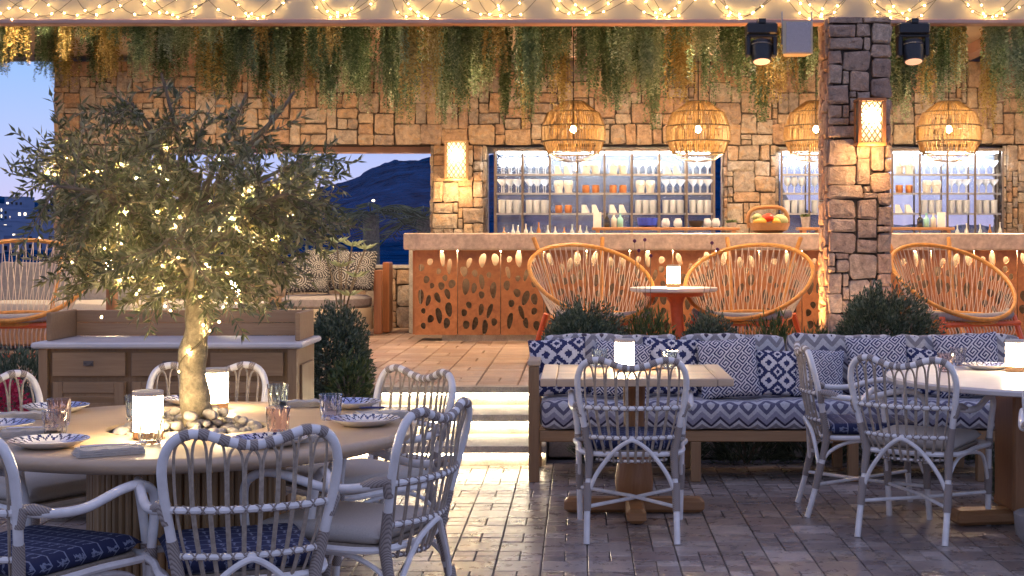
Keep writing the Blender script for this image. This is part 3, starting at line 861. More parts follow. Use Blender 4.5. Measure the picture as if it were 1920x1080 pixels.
# --- big round table with the tree hole
rt = E('round_table', (TC[0], TC[1], 0), 'large round pale wood table on a bamboo drum with pebble filled centre', 'table')
prof = [(.300, .695), (.80, .695), (.832, .704), (.848, .722), (.848, .735), (.838, .747), (.825, .75), (.300, .75), (.292, .745), (.292, .70), (.300, .695)]
O('table_top', MB().lathe(prof, 96, cap=False).mesh('table_top', 'palewood', True), rt)
O('well', MB().lathe([(.29, .70), (.29, .735), (.284, .735), (.284, .70)], 48, cap=True).mesh('well', 'black'), rt)
O('drum', MB().lathe([(.335, .0), (.335, .694)], 48).mesh('drum', 'teakdark'), rt)
rod = MB().tube([(0, 0, .004), (0, 0, .693)], .0135, 7).mesh('rod', 'bamboo', True)
for k in range(72):
    a = 2 * math.pi * k / 72; O('rod', rod, rt, (.347 * math.cos(a), .347 * math.sin(a), 0), (0, 0, rs.uniform(0, 6)))

# pebbles
def pebmesh(k):
    r = random.Random(k); vs = []; fs = []; n, m_ = 14, 9
    ph = [r.uniform(0, 6) for _ in range(4)]
    for i in range(m_ + 1):
        t = math.pi * i / m_
        for j in range(n):
            a = 2 * math.pi * j / n
            q = 1 + .09 * math.sin(2 * a + ph[0]) + .07 * math.sin(a + 2 * t + ph[1]) + .04 * math.sin(3 * a + ph[2])
            vs.append((q * math.sin(t) * math.cos(a), q * .8 * math.sin(t) * math.sin(a), .66 * math.cos(t)))
    for i in range(m_):
        for j in range(n): fs.append((i * n + j, (i + 1) * n + j, (i + 1) * n + (j + 1) % n, i * n + (j + 1) % n))
    return MB().add(vs, fs).mesh('pebble', 'pebble', True)
PB = [pebmesh(k) for k in range(5)]
peb = []
for lay, (n, zz, rmin, rmax) in enumerate(((900, .737, .085, .268), (300, .768, .075, .22), (60, .80, .07, .14))):
    for _ in range(n):
        a = rs.uniform(0, 2 * math.pi); rr = rs.uniform(rmin, rmax); s = rs.uniform(.018, .040)
        x, y = rr * math.cos(a), rr * math.sin(a)
        if rr + s > .282: continue
        if all(math.dist((x, y, zz), p[:3]) > (s + p[3]) * .80 for p in peb): peb.append((x, y, zz, s))
for x, y, z, s in peb:
    tag(O('pebble', PB[rs.randrange(5)], None, (TC[0] + x, TC[1] + y, z), (rs.uniform(-.3, .3), rs.uniform(-.3, .3), rs.uniform(0, 6)), s),
        'smooth grey beige pebble heaped around the olive trunk', 'pebble', 'pebbles in the table centre')

# --- olive tree
tree = E('olive_tree', (TC[0] + .03, TC[1], .70), 'small olive tree growing through the round table', 'tree')
rt_ = random.Random(5)
tp = cr([(0, 0, -.05), (.0, 0, .12), (-.012, .0, .3), (.008, .01, .45), (-.005, 0, .60), (-.02, .01, .80), (-.01, .0, 1.0)], 6)
tr = [.056 - .024 * (i / (len(tp) - 1)) ** 1.3 + .005 * math.sin(i * 1.1) for i in range(len(tp))]
O('trunk', MB().tube(tp, tr, 14).mesh('trunk', 'bark', True), tree)
CC = Vector((-.03, 0, .86)); CR = Vector((.62, .55, .46))
limbs = []
for k in range(11):
    a = 2 * math.pi * k / 11 + rt_.uniform(-.25, .25); el = rt_.uniform(.0, 1.15); L = rt_.uniform(.35, .62)
    z0 = rt_.uniform(.50, .86)
    p0 = Vector((-.005, 0, z0)); d = Vector((math.cos(a) * math.cos(el), math.sin(a) * math.cos(el), math.sin(el)))
    P = cr([p0, p0 + d * L * .4 + Vector((0, 0, .03)), p0 + d * L * .75 + Vector((rt_.uniform(-.05, .05), 0, .05)), p0 + d * L + Vector((0, 0, .04))], 5)
    limbs.append(P); O('limb', MB().tube(P, [.016 - .011 * i / (len(P) - 1) for i in range(len(P))], 6).mesh('limb', 'twig', True), tree)
for tx, ty, tz in ((-.30, .05, 1.28), (-.10, -.1, 1.36), (.18, .05, 1.30), (-.55, .05, 1.12), (.40, .0, 1.05)):
    P = cr([(-.01, 0, .82), (tx * .45, ty * .5, .82 + (tz - .82) * .5), (tx, ty, tz)], 8)
    limbs.append(P); O('limb', MB().tube(P, [.015 - .011 * i / (len(P) - 1) for i in range(len(P))], 6).mesh('limb', 'twig', True), tree)
tw = MB(); lf = MB(); bulbs = []
def leaf(mb, p, d, L, w, r):
    d = d.normalized(); u = d.orthogonal().normalized(); u.rotate(Matrix.Rotation(r.uniform(0, 6.28), 3, d)); nrm = d.cross(u)
    b = p + d * L * .5 + nrm * L * .05
    mb.add([p, p + d * L * .38 + u * w, p + d * L + nrm * L * -.06, p + d * L * .38 - u * w, p + d * L * .4 + nrm * w * .45], [(0, 1, 4), (1, 2, 4), (2, 3, 4), (3, 0, 4)])
def twig(p0, d, L, r, leaves=True):
    P = []; p = Vector(p0); d = Vector(d).normalized(); n = max(5, int(L / .02))
    for i in range(n):
        P.append(p.copy()); p = p + d * (L / n)
        d = (d + Vector((r.uniform(-.12, .12), r.uniform(-.12, .12), r.uniform(-.12, .09)))).normalized()
    tw.tube(P, [.0032 - .0022 * i / n for i in range(n)], 4)
    for i in range(1, n):
        t = (P[i] - P[i - 1]).normalized()
        for s in (1, -1):
            if r.random() < .10: continue
            o_ = t.orthogonal().normalized(); o_.rotate(Matrix.Rotation(r.uniform(0, 6.28), 3, t))
            leaf(lf, P[i], t * .75 + o_ * s, r.uniform(.032, .058), r.uniform(.0052, .0078), r)
    leaf(lf, P[-1], d, .045, .0055, r)
    return P
allpts = [p for P in limbs for p in P[3:]]
for _ in range(760):
    for _t in range(20):
        v = Vector((rt_.gauss(0, .52), rt_.gauss(0, .5), rt_.gauss(-.12, .5)))
        if v.length < 1.0: break
    tgt = CC + Vector((v.x * CR.x, v.y * CR.y, v.z * CR.z))
    if tgt.z < .52 and math.hypot(tgt.x, tgt.y) < .12: continue
    src = min(allpts, key=lambda q: (q - tgt).length + rt_.uniform(0, .12))
    d = (tgt - src); L = max(.10, min(.30, d.length + .08))
    d = d.normalized() + Vector((tgt.x, tgt.y, 0)).normalized() * .5
    P = twig(src, d, L, rt_)
    if rt_.random() < .12: bulbs.append(P[len(P) // 2] + Vector((0, -.01, .005)))
# long sprays that break the outline
for px, py, dx, dz in ((45, 215, -.5, .6), (20, 290, -.9, .25), (90, 260, -.8, .3), (120, 330, -.8, 0), (160, 190, -.3, .9), (205, 165, -.1, 1), (330, 175, .05, 1), (400, 175, .2, 1), (455, 195, .4, .9), (300, 170, 0, 1),
                       (600, 270, .7, .7), (560, 300, .6, .6), (640, 380, .9, .3), (690, 430, 1, -.05), (660, 450, 1, -.2), (610, 330, .9, .4), (60, 400, -.9, -.1), (110, 480, -.8, -.3), (620, 520, .7, -.4), (540, 560, .4, -.5), (180, 560, -.5, -.5), (260, 570, -.3, -.6), (450, 575, .3, -.6)):
    tipx, tipz = wx(px, TC[1]) - tree.location.x, wz(py, TC[1]) - .70
    d = Vector((dx, rt_.uniform(-.3, .3), dz)).normalized(); tip = Vector((tipx, rt_.uniform(-.2, .2), tipz))
    for k in range(3):
        twig(tip - d * .26 + Vector((rt_.uniform(-.04, .04), rt_.uniform(-.05, .05), rt_.uniform(-.04, .04))), d + Vector((rt_.uniform(-.3, .3), 0, rt_.uniform(-.3, .3))), rt_.uniform(.16, .27), rt_)
    src = min(allpts, key=lambda q: (q - (tip - d * .26)).length)
    tw.tube(cr([src, (src + tip - d * .26) / 2 + Vector((0, 0, .02)), tip - d * .26], 4), .0035, 4)
O('twigs', tw.mesh('twigs', 'twig'), tree)
tag(O('crown', lf.mesh('crown', 'olive'), tree), kind='stuff')

# fairy lights in the tree
fl = E('fairy_lights', (tree.location.x, tree.location.y, .70), 'string of tiny warm lights wound through the olive tree', 'fairy lights')
bm_ = MB().lathe([(.0008, -.003), (.0019, -.0015), (.002, .001), (.001, .0028)], 7).mesh('bulb', 'bulb', True)
wire = MB()
coil = [(.062 * math.cos(a * 1.0), .062 * math.sin(a), .08 + .055 * a) for a in [i * .35 for i in range(24)]]
wire.tube(coil, .0016, 4)
bp = bulbs[:78] + [Vector((rt_.uniform(-.25, .25), -.3 + rt_.uniform(-.1, .1), rt_.uniform(.42, .75))) for _ in range(18)] + [Vector(coil[i]) * 1 for i in (1, 5, 9, 13, 17, 21)]
cur = bp[0]; left = list(bp[1:])
while left:
    nx_ = min(left, key=lambda q: (q - cur).length); left.remove(nx_)
    if (nx_ - cur).length < .30: wire.tube(cr([cur, (cur + nx_) / 2 - Vector((0, 0, .012)), nx_], 3), .0011, 3)
    cur = nx_
O('wire', wire.mesh('wire', 'wire'), fl)
for b in bp: O('bulb', bm_, fl, b, (rt_.uniform(0, 3), rt_.uniform(0, 3), 0))

# --- table lamps
def lamp(x, y, z, lab, s=1.0):
    e = E('table_lamp', (x, y, z), lab, 'lamp', 'cordless cylinder lamps')
    O('base', MB().lathe([(.050, 0), (.052, .004), (.052, .026), (.050, .028)], 28).mesh('base', 'oak', True), e)
    O('diffuser', MB().lathe([(.051, .0285), (.051, .150)], 28).mesh('diffuser', 'lamp', True), e)
    O('cap', MB().lathe([(.052, .1505), (.053, .153), (.053, .166), (.051, .168)], 28).mesh('cap', 'linen', True), e)
    e.scale = (s, s, s)
    return e
lamp(-1.515, 5.14, .751, 'lit cylinder lamp behind a clear tumbler on the round table')
lamp(-1.50, 6.03, .751, 'lit cylinder lamp on the round table behind the olive trunk')
lamp(.235, 7.80, .751, 'lit cylinder lamp on the slatted square table')
lamp(2.30, 7.75, .751, 'lit cylinder lamp on the pale stone round table')

# --- tumblers
def tumbler_mesh(h=.098, rt=.045, rb=.036):
    vs = []; fs = []; n = 18
    prof = [(rb * .96, 0), (rb, .004), (rb + (rt - rb) * .5, h * .5), (rt, h), (rt - .0035, h), (rb + (rt - rb) * .5 - .004, h * .5), (rb - .003, .014)]
    for q, (r, z) in enumerate(prof):
        for k in range(n):
            rr = r * (1 + (.028 * (1 if k % 2 else -1) if 0 < q < 3 else 0)); a = 2 * math.pi * k / n + (z * 3)
            vs.append((rr * math.cos(a), rr * math.sin(a), z))
    for i in range(len(prof) - 1):
        for k in range(n): fs.append((i * n + k, i * n + (k + 1) % n, (i + 1) * n + (k + 1) % n, (i + 1) * n + k))
    fs.append(tuple(range(n - 1, -1, -1))); o_ = (len(prof) - 1) * n; fs.append(tuple(range(o_, o_ + n)))
    return vs, fs
TUM = {}
for nm, t in (('clear', (.90, .97, .95)), ('pink', (.98, .80, .73)), ('navy', (.74, .77, .95)), ('smoky', (.84, .79, .78))):
    MT['glass_' + nm] = glassmat('glass_' + nm, t)
    TUM[nm] = MB().add(*tumbler_mesh()).mesh('tumbler', 'glass_' + nm, False)
TTZ = .7505
def on_table(px, py): Y = 2750 * (EYE - .75) / (py - 448); return (wx(px, Y), Y, TTZ)
def tumbler(px, py, c, lab, z=TTZ):
    x, y, _ = on_table(px, py); tag(O('tumbler', TUM[c], None, (x, y, z), (0, 0, rs.uniform(0, 6))), lab, 'glass', 'coloured tumblers')
tumbler(103, 822, 'smoky', 'smoky glass tumbler next to a fully visible zigzag plate')
tumbler(111, 797, 'pink', 'rosy glass tumbler behind the smoky tumbler')
tumbler(281, 832, 'clear', 'clear glass tumbler in front of the lit lamp')
tumbler(256, 788, 'clear', 'clear glass tumbler partly behind the lit lamp')
tumbler(521, 815, 'pink', 'pink glass tumbler behind a chair back, next to the pebbles')
tumbler(521, 765, 'clear', 'clear glass tumbler behind the pink tumbler')
tumbler(620, 787, 'navy', 'glass tumbler with dark blue base beside the blue plate')
tumbler(1124, 688, 'clear', 'clear tumbler on the slatted square table')
tumbler(1255, 692, 'clear', 'clear tumbler by the wooden board on the slatted table')
tumbler(1773, 697, 'pink', 'pink tumbler on the pale round table')
tumbler(1797, 685, 'smoky', 'smoky tumbler behind the pink one on the pale table')

# --- painted plates
def plate_mesh():
    prof = [(.0, .012), (.045, .011), (.075, .010), (.082, .011), (.086, .013), (.092, .0150), (.098, .0170), (.104, .0190), (.110, .021), (.116, .0230), (.122, .025), (.128, .0270), (.131, .0275), (.128, .0235), (.09, .006), (.072, .0), (.0, .0)]
    n = 120; vs = []; fs = []; cols = []
    for r, z in prof:
        for k in range(n):
            a = 2 * math.pi * k / n; vs.append((max(r, 1e-4) * math.cos(a), max(r, 1e-4) * math.sin(a), z))
    for i in range(len(prof) - 1):
        for k in range(n):
            fs.append((i * n + k, i * n + (k + 1) % n, (i + 1) * n + (k + 1) % n, (i + 1) * n + k))
            a = 2 * math.pi * (k + .5) / n; r = (prof[i][0] + prof[i + 1][0]) / 2
            c = (.74, .70, .64)
            if i < 12 and r > .05:
                wash = .8 * max(0, math.cos(a - .6)) ** 4
                c = tuple(x * (1 - wash) + y * wash for x, y in zip(c, (.10, .17, .50)))
                q = abs((a * 22 / (2 * math.pi)) % 1 - .5) * 2
                zz = (r - .086) / .040
                if r > .082 and abs(zz - q) < .24: c = (.015, .02, .10)
            cols.append(c)
    me = MB().add(vs, fs).mesh('plate', 'plate', True)
    at = me.color_attributes.new('print', 'FLOAT_COLOR', 'CORNER')
    at.data.foreach_set('color', np.repeat(np.array([(*c, 1) for c in cols], dtype=np.float32), 4, axis=0).ravel())
    return me
PL = plate_mesh()
for px, py, rz, lab in ((93, 838, 0.2, 'white plate with navy zigzag rim beside the napkin and fork'), (105, 772, .4, 'zigzag plate behind the rosy tumbler'), (-5, 806, .3, 'zigzag plate cut by the picture edge'),
                        (684, 797, 2.6, 'blue splashed zigzag plate at the table edge'), (655, 764, 1.0, 'zigzag plate next to the cheek of the lit steps'), (505, 835, 2.2, 'zigzag plate hidden behind the chair top'), (362, 757, 1.2, 'zigzag plate behind the olive trunk')):
    x, y, z = on_table(px, py); tag(O('plate', PL, None, (x, y, z), (0, 0, rz)), lab, 'plate', 'painted plates on the round table')
for px, py, rz, lab in ((1850, 692, .3, 'zigzag plate on the pale round table'),):
    x, y, z = on_table(px, py); tag(O('plate', PL, None, (x, y, z), (0, 0, rz)), lab, 'plate')

# --- napkins and forks
def napkin_mesh():
    vs = []; fs = []; nx, ny = 22, 8
    for lay, (w, h, z0) in enumerate(((.10, .21, .001), (.094, .205, .009), (.086, .20, .017))):
        for s in (0, 1):
            for i in range(nx + 1):
                for j in range(ny + 1):
                    u, v = i / nx - .5, j / ny - .5
                    wob = .0035 * math.sin(u * 17 + lay * 2) * (1 if lay else .2) + .002 * math.sin(v * 9 + u * 30)
                    vs.append((v * w + lay * .006, u * h + .003 * math.sin(v * 14 + lay), z0 + s * .0065 + max(0, wob) * s))
        o_ = lay * 2 * (nx + 1) * (ny + 1); m_ = (nx + 1) * (ny + 1)
        for s in (0, 1):
            for i in range(nx):
                for j in range(ny):
                    a = o_ + s * m_ + i * (ny + 1) + j; q = (a, a + 1, a + ny + 2, a + ny + 1); fs.append(q if s == 0 else q[::-1])
        for i in range(nx):
            for j in (0, ny):
                a = o_ + i * (ny + 1) + j; fs.append((a, a + ny + 1, a + m_ + ny + 1, a + m_))
        for j in range(ny):
            for i in (0, nx):
                a = o_ + i * (ny + 1) + j; fs.append((a, a + 1, a + m_ + 1, a + m_))
    return MB().add(vs, fs).mesh('napkin', 'linen', True)
NK = napkin_mesh()
def fork_parts():
    h = MB().tube(cr([(0, -.10, .004), (0, -.03, .006), (0, .04, .005), (0, .055, .006)], 4), [.0042, .004, .004, .0038, .0036, .0034, .0032, .003, .0028, .0028, .003, .0035, .005], 6).mesh('handle', 'silver', True)
    t = MB()
    t.box((0, .062, .007), (.020, .016, .0022))
    for k in range(4): t.tube([(-.0084 + .0056 * k, .068, .007), (-.0084 + .0056 * k, .09, .010), (-.0084 + .0056 * k, .108, .008)], .0011, 4)
    return h, t.mesh('tines', 'silver', True)
FH, FT = fork_parts()
for px, py, rz, lab, fk in ((203, 852, -1.05, 'folded napkin with a fork near the clear tumbler', 1), (60, 818, -1.3, 'folded napkin beside the smoky tumbler', 1), (40, 785, -1.35, 'folded napkin behind the rosy tumbler', 0),
                        (570, 762, -1.35, 'folded napkin behind the clear tumbler', 0), (715, 783, -1.15, 'folded napkin with knife at the table rim', 0), (560, 828, -1.1, 'folded napkin behind the chair top', 0)):
    x, y, z = on_table(px, py)
    tag(O('napkin', NK, None, (x, y, z), (0, 0, rz)), lab, 'napkin', 'folded napkins')
    if fk:
        f = tag(O('fork', None, None, (x + .01, y + .01, z + .024), (0, 0, rz - .12)), 'silver fork lying on the ' + lab.replace(' with a fork', ''), 'fork')
        O('handle', FH, f); O('tines', FT, f)
x, y, z = on_table(712, 779)
k_ = tag(O('knife', None, None, (x, y, z + .027), (0, 0, -1.5)), 'knife with dark blue handle on the napkin at the table rim', 'knife')
O('blade', MB().box((0, .07, .002), (.014, .10, .002)).mesh('blade', 'silver'), k_)
MT['bluehandle'] = plain('blue_handle', (.02, .03, .14), .35)
O('handle', MB().box((0, -.03, .004), (.014, .10, .008), 0, .003).mesh('handle', 'bluehandle'), k_)

# --- sideboard
sb = E('sideboard', (-2.105, 7.49, 0), 'oak service sideboard with marble top and low gallery', 'sideboard')
SW, SD = 1.31, .50
O('body', MB().box((0, SD / 2 + .012, .475), (SW, SD - .024, .83)).mesh('body', 'oakv'), sb)
O('marble_top', MB().box((0, SD / 2 - .005, .907), (SW + .07, SD + .06, .03), 0, .008).mesh('marble_top', 'whitestone'), sb)
for s in (-1, 1):
    O('gallery_side', MB().box((s * (SW / 2 - .012), SD / 2 + .04, .995), (.024, SD - .10, .145), 0, .004).mesh('gallery_side', 'oak'), sb)
    O('corner_post', MB().box((s * (SW / 2 - .02), .008, .46), (.045, .045, .86), 0, .004).mesh('corner_post', 'oakv'), sb)
O('side_panel', MB().box((SW / 2 + .006, SD / 2 + .02, .47), (.012, SD - .16, .66), 0, .004).mesh('side_panel', 'oakv'), sb)
for k in range(2): O('gallery_back', MB().box((0, SD - .02, .96 + .07 * k), (SW - .05, .022, .067), 0, .003).mesh('gallery_back', 'oak'), sb)
DW = (SW - .10) / 3
for k in range(3):
    x = (k - 1) * DW
    d = O('drawer', MB().box((x, .004, .81), (DW - .03, .024, .125), 0, .004).mesh('drawer', 'oak'), sb)
    hm = MB().tube(cr([(-.016, -.004, .0), (-.016, -.016, -.004), (0, -.018, -.008), (.016, -.016, -.004), (.016, -.004, 0)], 4), .0035, 6)
    hm.box((0, -.002, 0), (.05, .004, .026))
    O('handle', hm.mesh('handle', 'darksteel'), d, (x, -.009, .815))
    dr = O('door', MB().box((x, .008, .39), (DW - .03, .018, .66)).mesh('door', 'oakv'), sb)
    for q in (-1, 1):
        O('stile', MB().box((x + q * (DW / 2 - .045), -.006, .39), (.05, .014, .66), 0, .003).mesh('stile', 'oakv'), dr)
        O('rail', MB().box((x, -.006, .39 + q * .30), (DW - .142, .013, .055), 0, .003).mesh('rail', 'oak'), dr)
    for q in range(11): O('louvre', MB().box((x, -.001, .15 + q * .048), (DW - .142, .012, .034), 0, .002, Matrix.Rotation(R(18), 3, 'X')).mesh('louvre', 'oak'), dr)

# --- slatted square table
st = E('slatted_table', (.285, 7.77, 0), 'square teak table with slatted top on a turned pedestal', 'table')
TWx, TDy = .97, .84
for s in (-1, 1):
    O('top_rail', MB().box((s * (TWx / 2 - .04), 0, .73), (.08, TDy, .04), 0, .004).mesh('top_rail', 'palewood'), st)
    O('top_rail', MB().box((0, s * (TDy / 2 - .035), .729), (TWx - .164, .07, .04), 0, .004).mesh('top_rail', 'palewood'), st)
for k in range(10): O('slat', MB().box((0, -.315 + k * .07, .732), (TWx - .166, .064, .03), 0, .003).mesh('slat', 'palewood'), st)
O('pedestal', MB().lathe([(.085, .09), (.098, .11), (.102, .17), (.092, .26), (.062, .37), (.055, .50), (.06, .68), (.075, .71)], 24).mesh('pedestal', 'teak', True), st)
O('foot', MB().box((0, 0, .045), (.74, .10, .075), 0, .018).mesh('foot', 'teakh'), st)
O('foot', MB().box((0, 0, .044), (.10, .72, .073), 0, .018).mesh('foot', 'teakh'), st)
tag(O('serving_board', MB().box((.33, 7.86, .757), (.22, .11, .012), .5, .005).mesh('serving_board', 'oak')), 'small wooden board lying on the slatted table', 'board')

# --- pale round table
pt = E('stone_round_table', (2.40, 7.5, 0), 'round pale stone table on a thick teak pedestal', 'table')
O('table_top', MB().lathe([(.02, .715), (.79, .715), (.815, .722), (.82, .74), (.812, .75), (.02, .75)], 80).mesh('table_top', 'whitestone', True), pt)
O('pedestal', MB().box((-.06, .02, .39), (.34, .34, .645), 0, .02).mesh('pedestal', 'teak'), pt)
O('foot', MB().box((-.02, 0, .045), (1.0, .14, .075), .15, .018).mesh('foot', 'teakh'), pt)
O('foot', MB().box((-.02, 0, .044), (.14, .95, .073), .15, .018).mesh('foot', 'teakh'), pt)

# --- long bench
bn = E('bench_sofa', (0, 8.73, 0), 'long teak bench sofa with zigzag patterned cushions', 'sofa')
BXa, BXb = -.31, 2.86
for x in (BXa + .033, BXb - .033):
    O('post', MB().box((x, .035, .345), (.062, .07, .69), 0, .005).mesh('post', 'oakv'), bn)
    O('post', MB().box((x, .62, .345), (.062, .07, .69), 0, .005).mesh('post', 'oakv'), bn)
    O('arm_board', MB().box((x, .335, .71), (.075, .68, .036), 0, .006).mesh('arm_board', 'palewood'), bn)
O('front_rail', MB().box(((BXa + BXb) / 2, .04, .272), (BXb - BXa - .13, .04, .066), 0, .005).mesh('front_rail', 'oak'), bn)
O('seat_deck', MB().box(((BXa + BXb) / 2, .35, .285), (BXb - BXa - .13, .57, .03)).mesh('seat_deck', 'oak'), bn)
for x in (.69, 1.63, 2.4):
    O('leg', MB().box((x, .045, .12), (.06, .06, .238), 0, .004).mesh('leg', 'oakv'), bn); O('leg', MB().box((x, .58, .12), (.06, .06, .238), 0, .004).mesh('leg', 'oakv'), bn)
for k in range(3): O('back_slat', MB().box(((BXa + BXb) / 2, .655, .42 + k * .12), (BXb - BXa - .13, .024, .09), 0, .004).mesh('back_slat', 'oak'), bn)
def boxcush(w, d, h, mat, wob, seed):
    r = random.Random(seed); vs = []; fs = []; nx, ny, nz = max(8, int(w / .05)), 10, 6
    ph = r.uniform(0, 6)
    def pos(u, v, t):
        ex = 6
        k = (1 - .5 * 0)
        x, y, z = u * w / 2, v * d / 2, t * h / 2
        rr = .045
        # round the box
        q = Vector((max(-w / 2 + rr, min(w / 2 - rr, x)), max(-d / 2 + rr, min(d / 2 - rr, y)), max(-h / 2 + rr, min(h / 2 - rr, z))))
        dlt = Vector((x, y, z)) - q
        if dlt.length > 1e-6: dlt = dlt.normalized() * rr
        p = q + dlt
        p.z += wob * math.sin(p.x * 9 + ph) * (1 if t > 0 else .1) + wob * .6 * math.sin(p.x * 31 + p.y * 12 + ph)
        p.y += wob * .7 * math.sin(p.x * 17 + ph * 2 + p.z * 9)
        return p
    def grid(f, a, b):
        o_ = len(vs)
        for i in range(a + 1):
            for j in range(b + 1): vs.append(f(2 * i / a - 1, 2 * j / b - 1))
        for i in range(a):
            for j in range(b):
                q = o_ + i * (b + 1) + j; fs.append((q, q + b + 1, q + b + 2, q + 1))
    grid(lambda u, v: pos(u, v, 1), nx, ny); grid(lambda u, v: pos(u, -v, -1), nx, ny)
    grid(lambda u, t: pos(u, -1, t), nx, nz); grid(lambda u, t: pos(u, 1, -t), nx, nz)
    grid(lambda v, t: pos(1, v, t), ny, nz); grid(lambda v, t: pos(-1, v, -t), ny, nz)
    return MB().add(vs, fs).mesh('cushion', mat, True)
O('seat_cushion', boxcush(BXb - BXa - .135, .60, .172, 'chevron', .005, 3), bn, ((BXa + BXb) / 2, .302, .392))
xs = [BXa + .07, .62, 1.30, 1.98, BXb - .07]
for k in range(4):
    O('back_cushion', boxcush(xs[k + 1] - xs[k] - .01, .15, .38, 'chevron', .006, 40 + k), bn, ((xs[k] + xs[k + 1]) / 2, .56, .655), (R(-7), 0, 0))
for px, py, s, t, lean, dy, lab in (
    (1047, 697, 1.0, 'i', -4, 0, 'blue ikat diamond cushion against the bench arm'), (1165, 704, .92, 'k', 6, -.04, 'navy key pattern cushion behind the lit lamp'),
    (1257, 693, 1.0, 'i', 3, .03, 'blue ikat diamond cushion behind the slatted table'), (1366, 690, .98, 'k', -5, -.06, 'large navy key pattern cushion with a raised corner'),
    (1456, 703, .80, 'i', 2, -.02, 'narrow blue ikat cushion between two key pattern cushions'), (1536, 706, .80, 'k', 4, -.05, 'small navy key pattern cushion behind a chair seen from the side'),
    (1646, 693, 1.0, 'k', -3, .0, 'navy key pattern cushion above a chair back'), (1738, 700, .82, 'i', 5, .03, 'blue ikat cushion next to the pink tumbler'), (1815, 690, 1.05, 'k', -4, .02, 'navy key pattern cushion behind the pale round table')):
    s *= .9; Y = 9.03 + dy; h = .40 * s
    tag(O('cushion', P_IKAT if t == 'i' else P_KEY, None, (wx(px, Y), Y, .482 + h / 2), (R(76), R(lean), 0), s), lab, 'cushion', 'printed cushions on the bench')

# ================================================================== UPPER TERRACE
# --- rope lounge chair (faces +Y)
def build_lounge():
    e = tag(O('rope_lounge_chair', None), None, 'chair', 'round rope lounge chairs')
    def rim(a):   # a=0 right, 90 rear
        c, s = math.cos(a), math.sin(a)
        return Vector((.54 * c * (1 + .04 * s), -.03 - .43 * s + .02, .70 + .30 * s + .015 * c * c))
    def seat(a):
        c, s = math.cos(a), math.sin(a)
        return Vector((.37 * c, .04 - .33 * s, .40 + .03 * s))
    N = 64
    O('rim', MB().tube([rim(2 * math.pi * i / N) for i in range(N)], .018, 8, True).mesh('rim', 'rattan', True), e)
    O('seat_ring', MB().tube([seat(2 * math.pi * i / 48) for i in range(48)], .016, 8, True).mesh('seat_ring', 'rattan', True), e)
    n = 40; a0, a1 = R(-28), R(208)
    for k in range(n):
        t0, t1 = a0 + (a1 - a0) * k / n, a0 + (a1 - a0) * (k + 1) / n; tm = (t0 + t1) / 2
        s0, s1 = seat(tm - .05), seat(tm + .05)
        p = [s0, rim(t0 + .01), rim(t1 - .01), s1] if k % 2 == 0 else [s1, rim(t0 + .01), rim(t1 - .01), s0]
        mb = MB().tube([seat(R(90) + (t0 - R(90)) * 1.06), rim(t1)], .003, 4).tube([seat(R(90) + (t1 - R(90)) * 1.06), rim(t0)], .003, 4)
        m0 = (seat(t0) + rim(t1)) / 2
        O('rope', mb.mesh('rope', 'cord'), e)
    for s in (-1, 1):
        O('back_post', MB().tube(cr([(s * .20, .0, .06), (s * .22, -.26, .42), (s * .27, -.39, .80), (s * .33, -.50, 1.06)], 5), [.017] * 10 + [.02] * 6, 8).mesh('back_post', 'rattan', True), e)
        O('leg', MB().tube(cr([(s * .36, .30, .42), (s * .40, .36, .2), (s * .42, .40, 0)], 4), .024, 8).mesh('leg', 'redlac', True), e)
        O('leg', MB().tube(cr([(s * .34, -.20, .42), (s * .38, -.28, .2), (s * .40, -.33, 0)], 4), .024, 8).mesh('leg', 'redlac', True), e)
        O('base_rail', MB().tube([(s * .405, .37, .13), (s * .39, -.30, .13)], .018, 8).mesh('base_rail', 'redlac', True), e)
    O('base_rail', MB().tube([(-.405, .37, .14), (.405, .37, .14)], .018, 8).mesh('base_rail', 'redlac', True), e)
    O('front_rail', MB().tube([(-.39, .34, .36), (.39, .34, .36)], .022, 8).mesh('front_rail', 'redlac', True), e)
    mb = MB()
    for k in range(22): x = -.34 + .68 * k / 21; mb.tube([(x, .30, .41), (x * .96, .36, .30), (x * .92, .30, .19)], .005, 4)
    O('seat_weave', mb.mesh('seat_weave', 'cord'), e)
    O('roll', MB().tube(cr([(-.40, .18, .44), (-.30, .31, .425), (0, .37, .415), (.30, .31, .425), (.40, .18, .44)], 6), .036, 10).mesh('roll', 'greycush', True), e)
    mb = MB()
    for k in range(15):
        y = -.24 + .5 * k / 14; hw = .35 * math.sqrt(max(.02, 1 - ((y - .04) / .36) ** 2)); mb.tube([(-hw, y, .41), (0, y, .385), (hw, y, .41)], .006, 4)
    O('seat_net', mb.mesh('seat_net', 'cord'), e)
    return e
lc = build_lounge()
def put_l(o, px, Y, face, lab, sc=1.0):
    o.location = (wx(px, Y), Y, ZP); L = math.hypot(*face); o.rotation_euler = (0, 0, math.atan2(-face[0], face[1])); o['label'] = lab
    o.scale = (sc, sc, sc)
l2, l3, l4 = dup(lc), dup(lc), dup(lc)
put_l(lc, 1112, 12.3, (.42, -.9), 'round rope lounge chair behind the shrub at the bench end')
put_l(l2, 1402, 12.3, (-.38, -.92), 'round rope lounge chair between side table and stone pillar')
put_l(l3, 1790, 12.2, (.40, -.9), 'round rope lounge chair behind the spiky plant')
put_l(l4, 30, 11.75, (.20, -.97), 'round rope lounge chair with orange red legs behind the sideboard', 1.04)

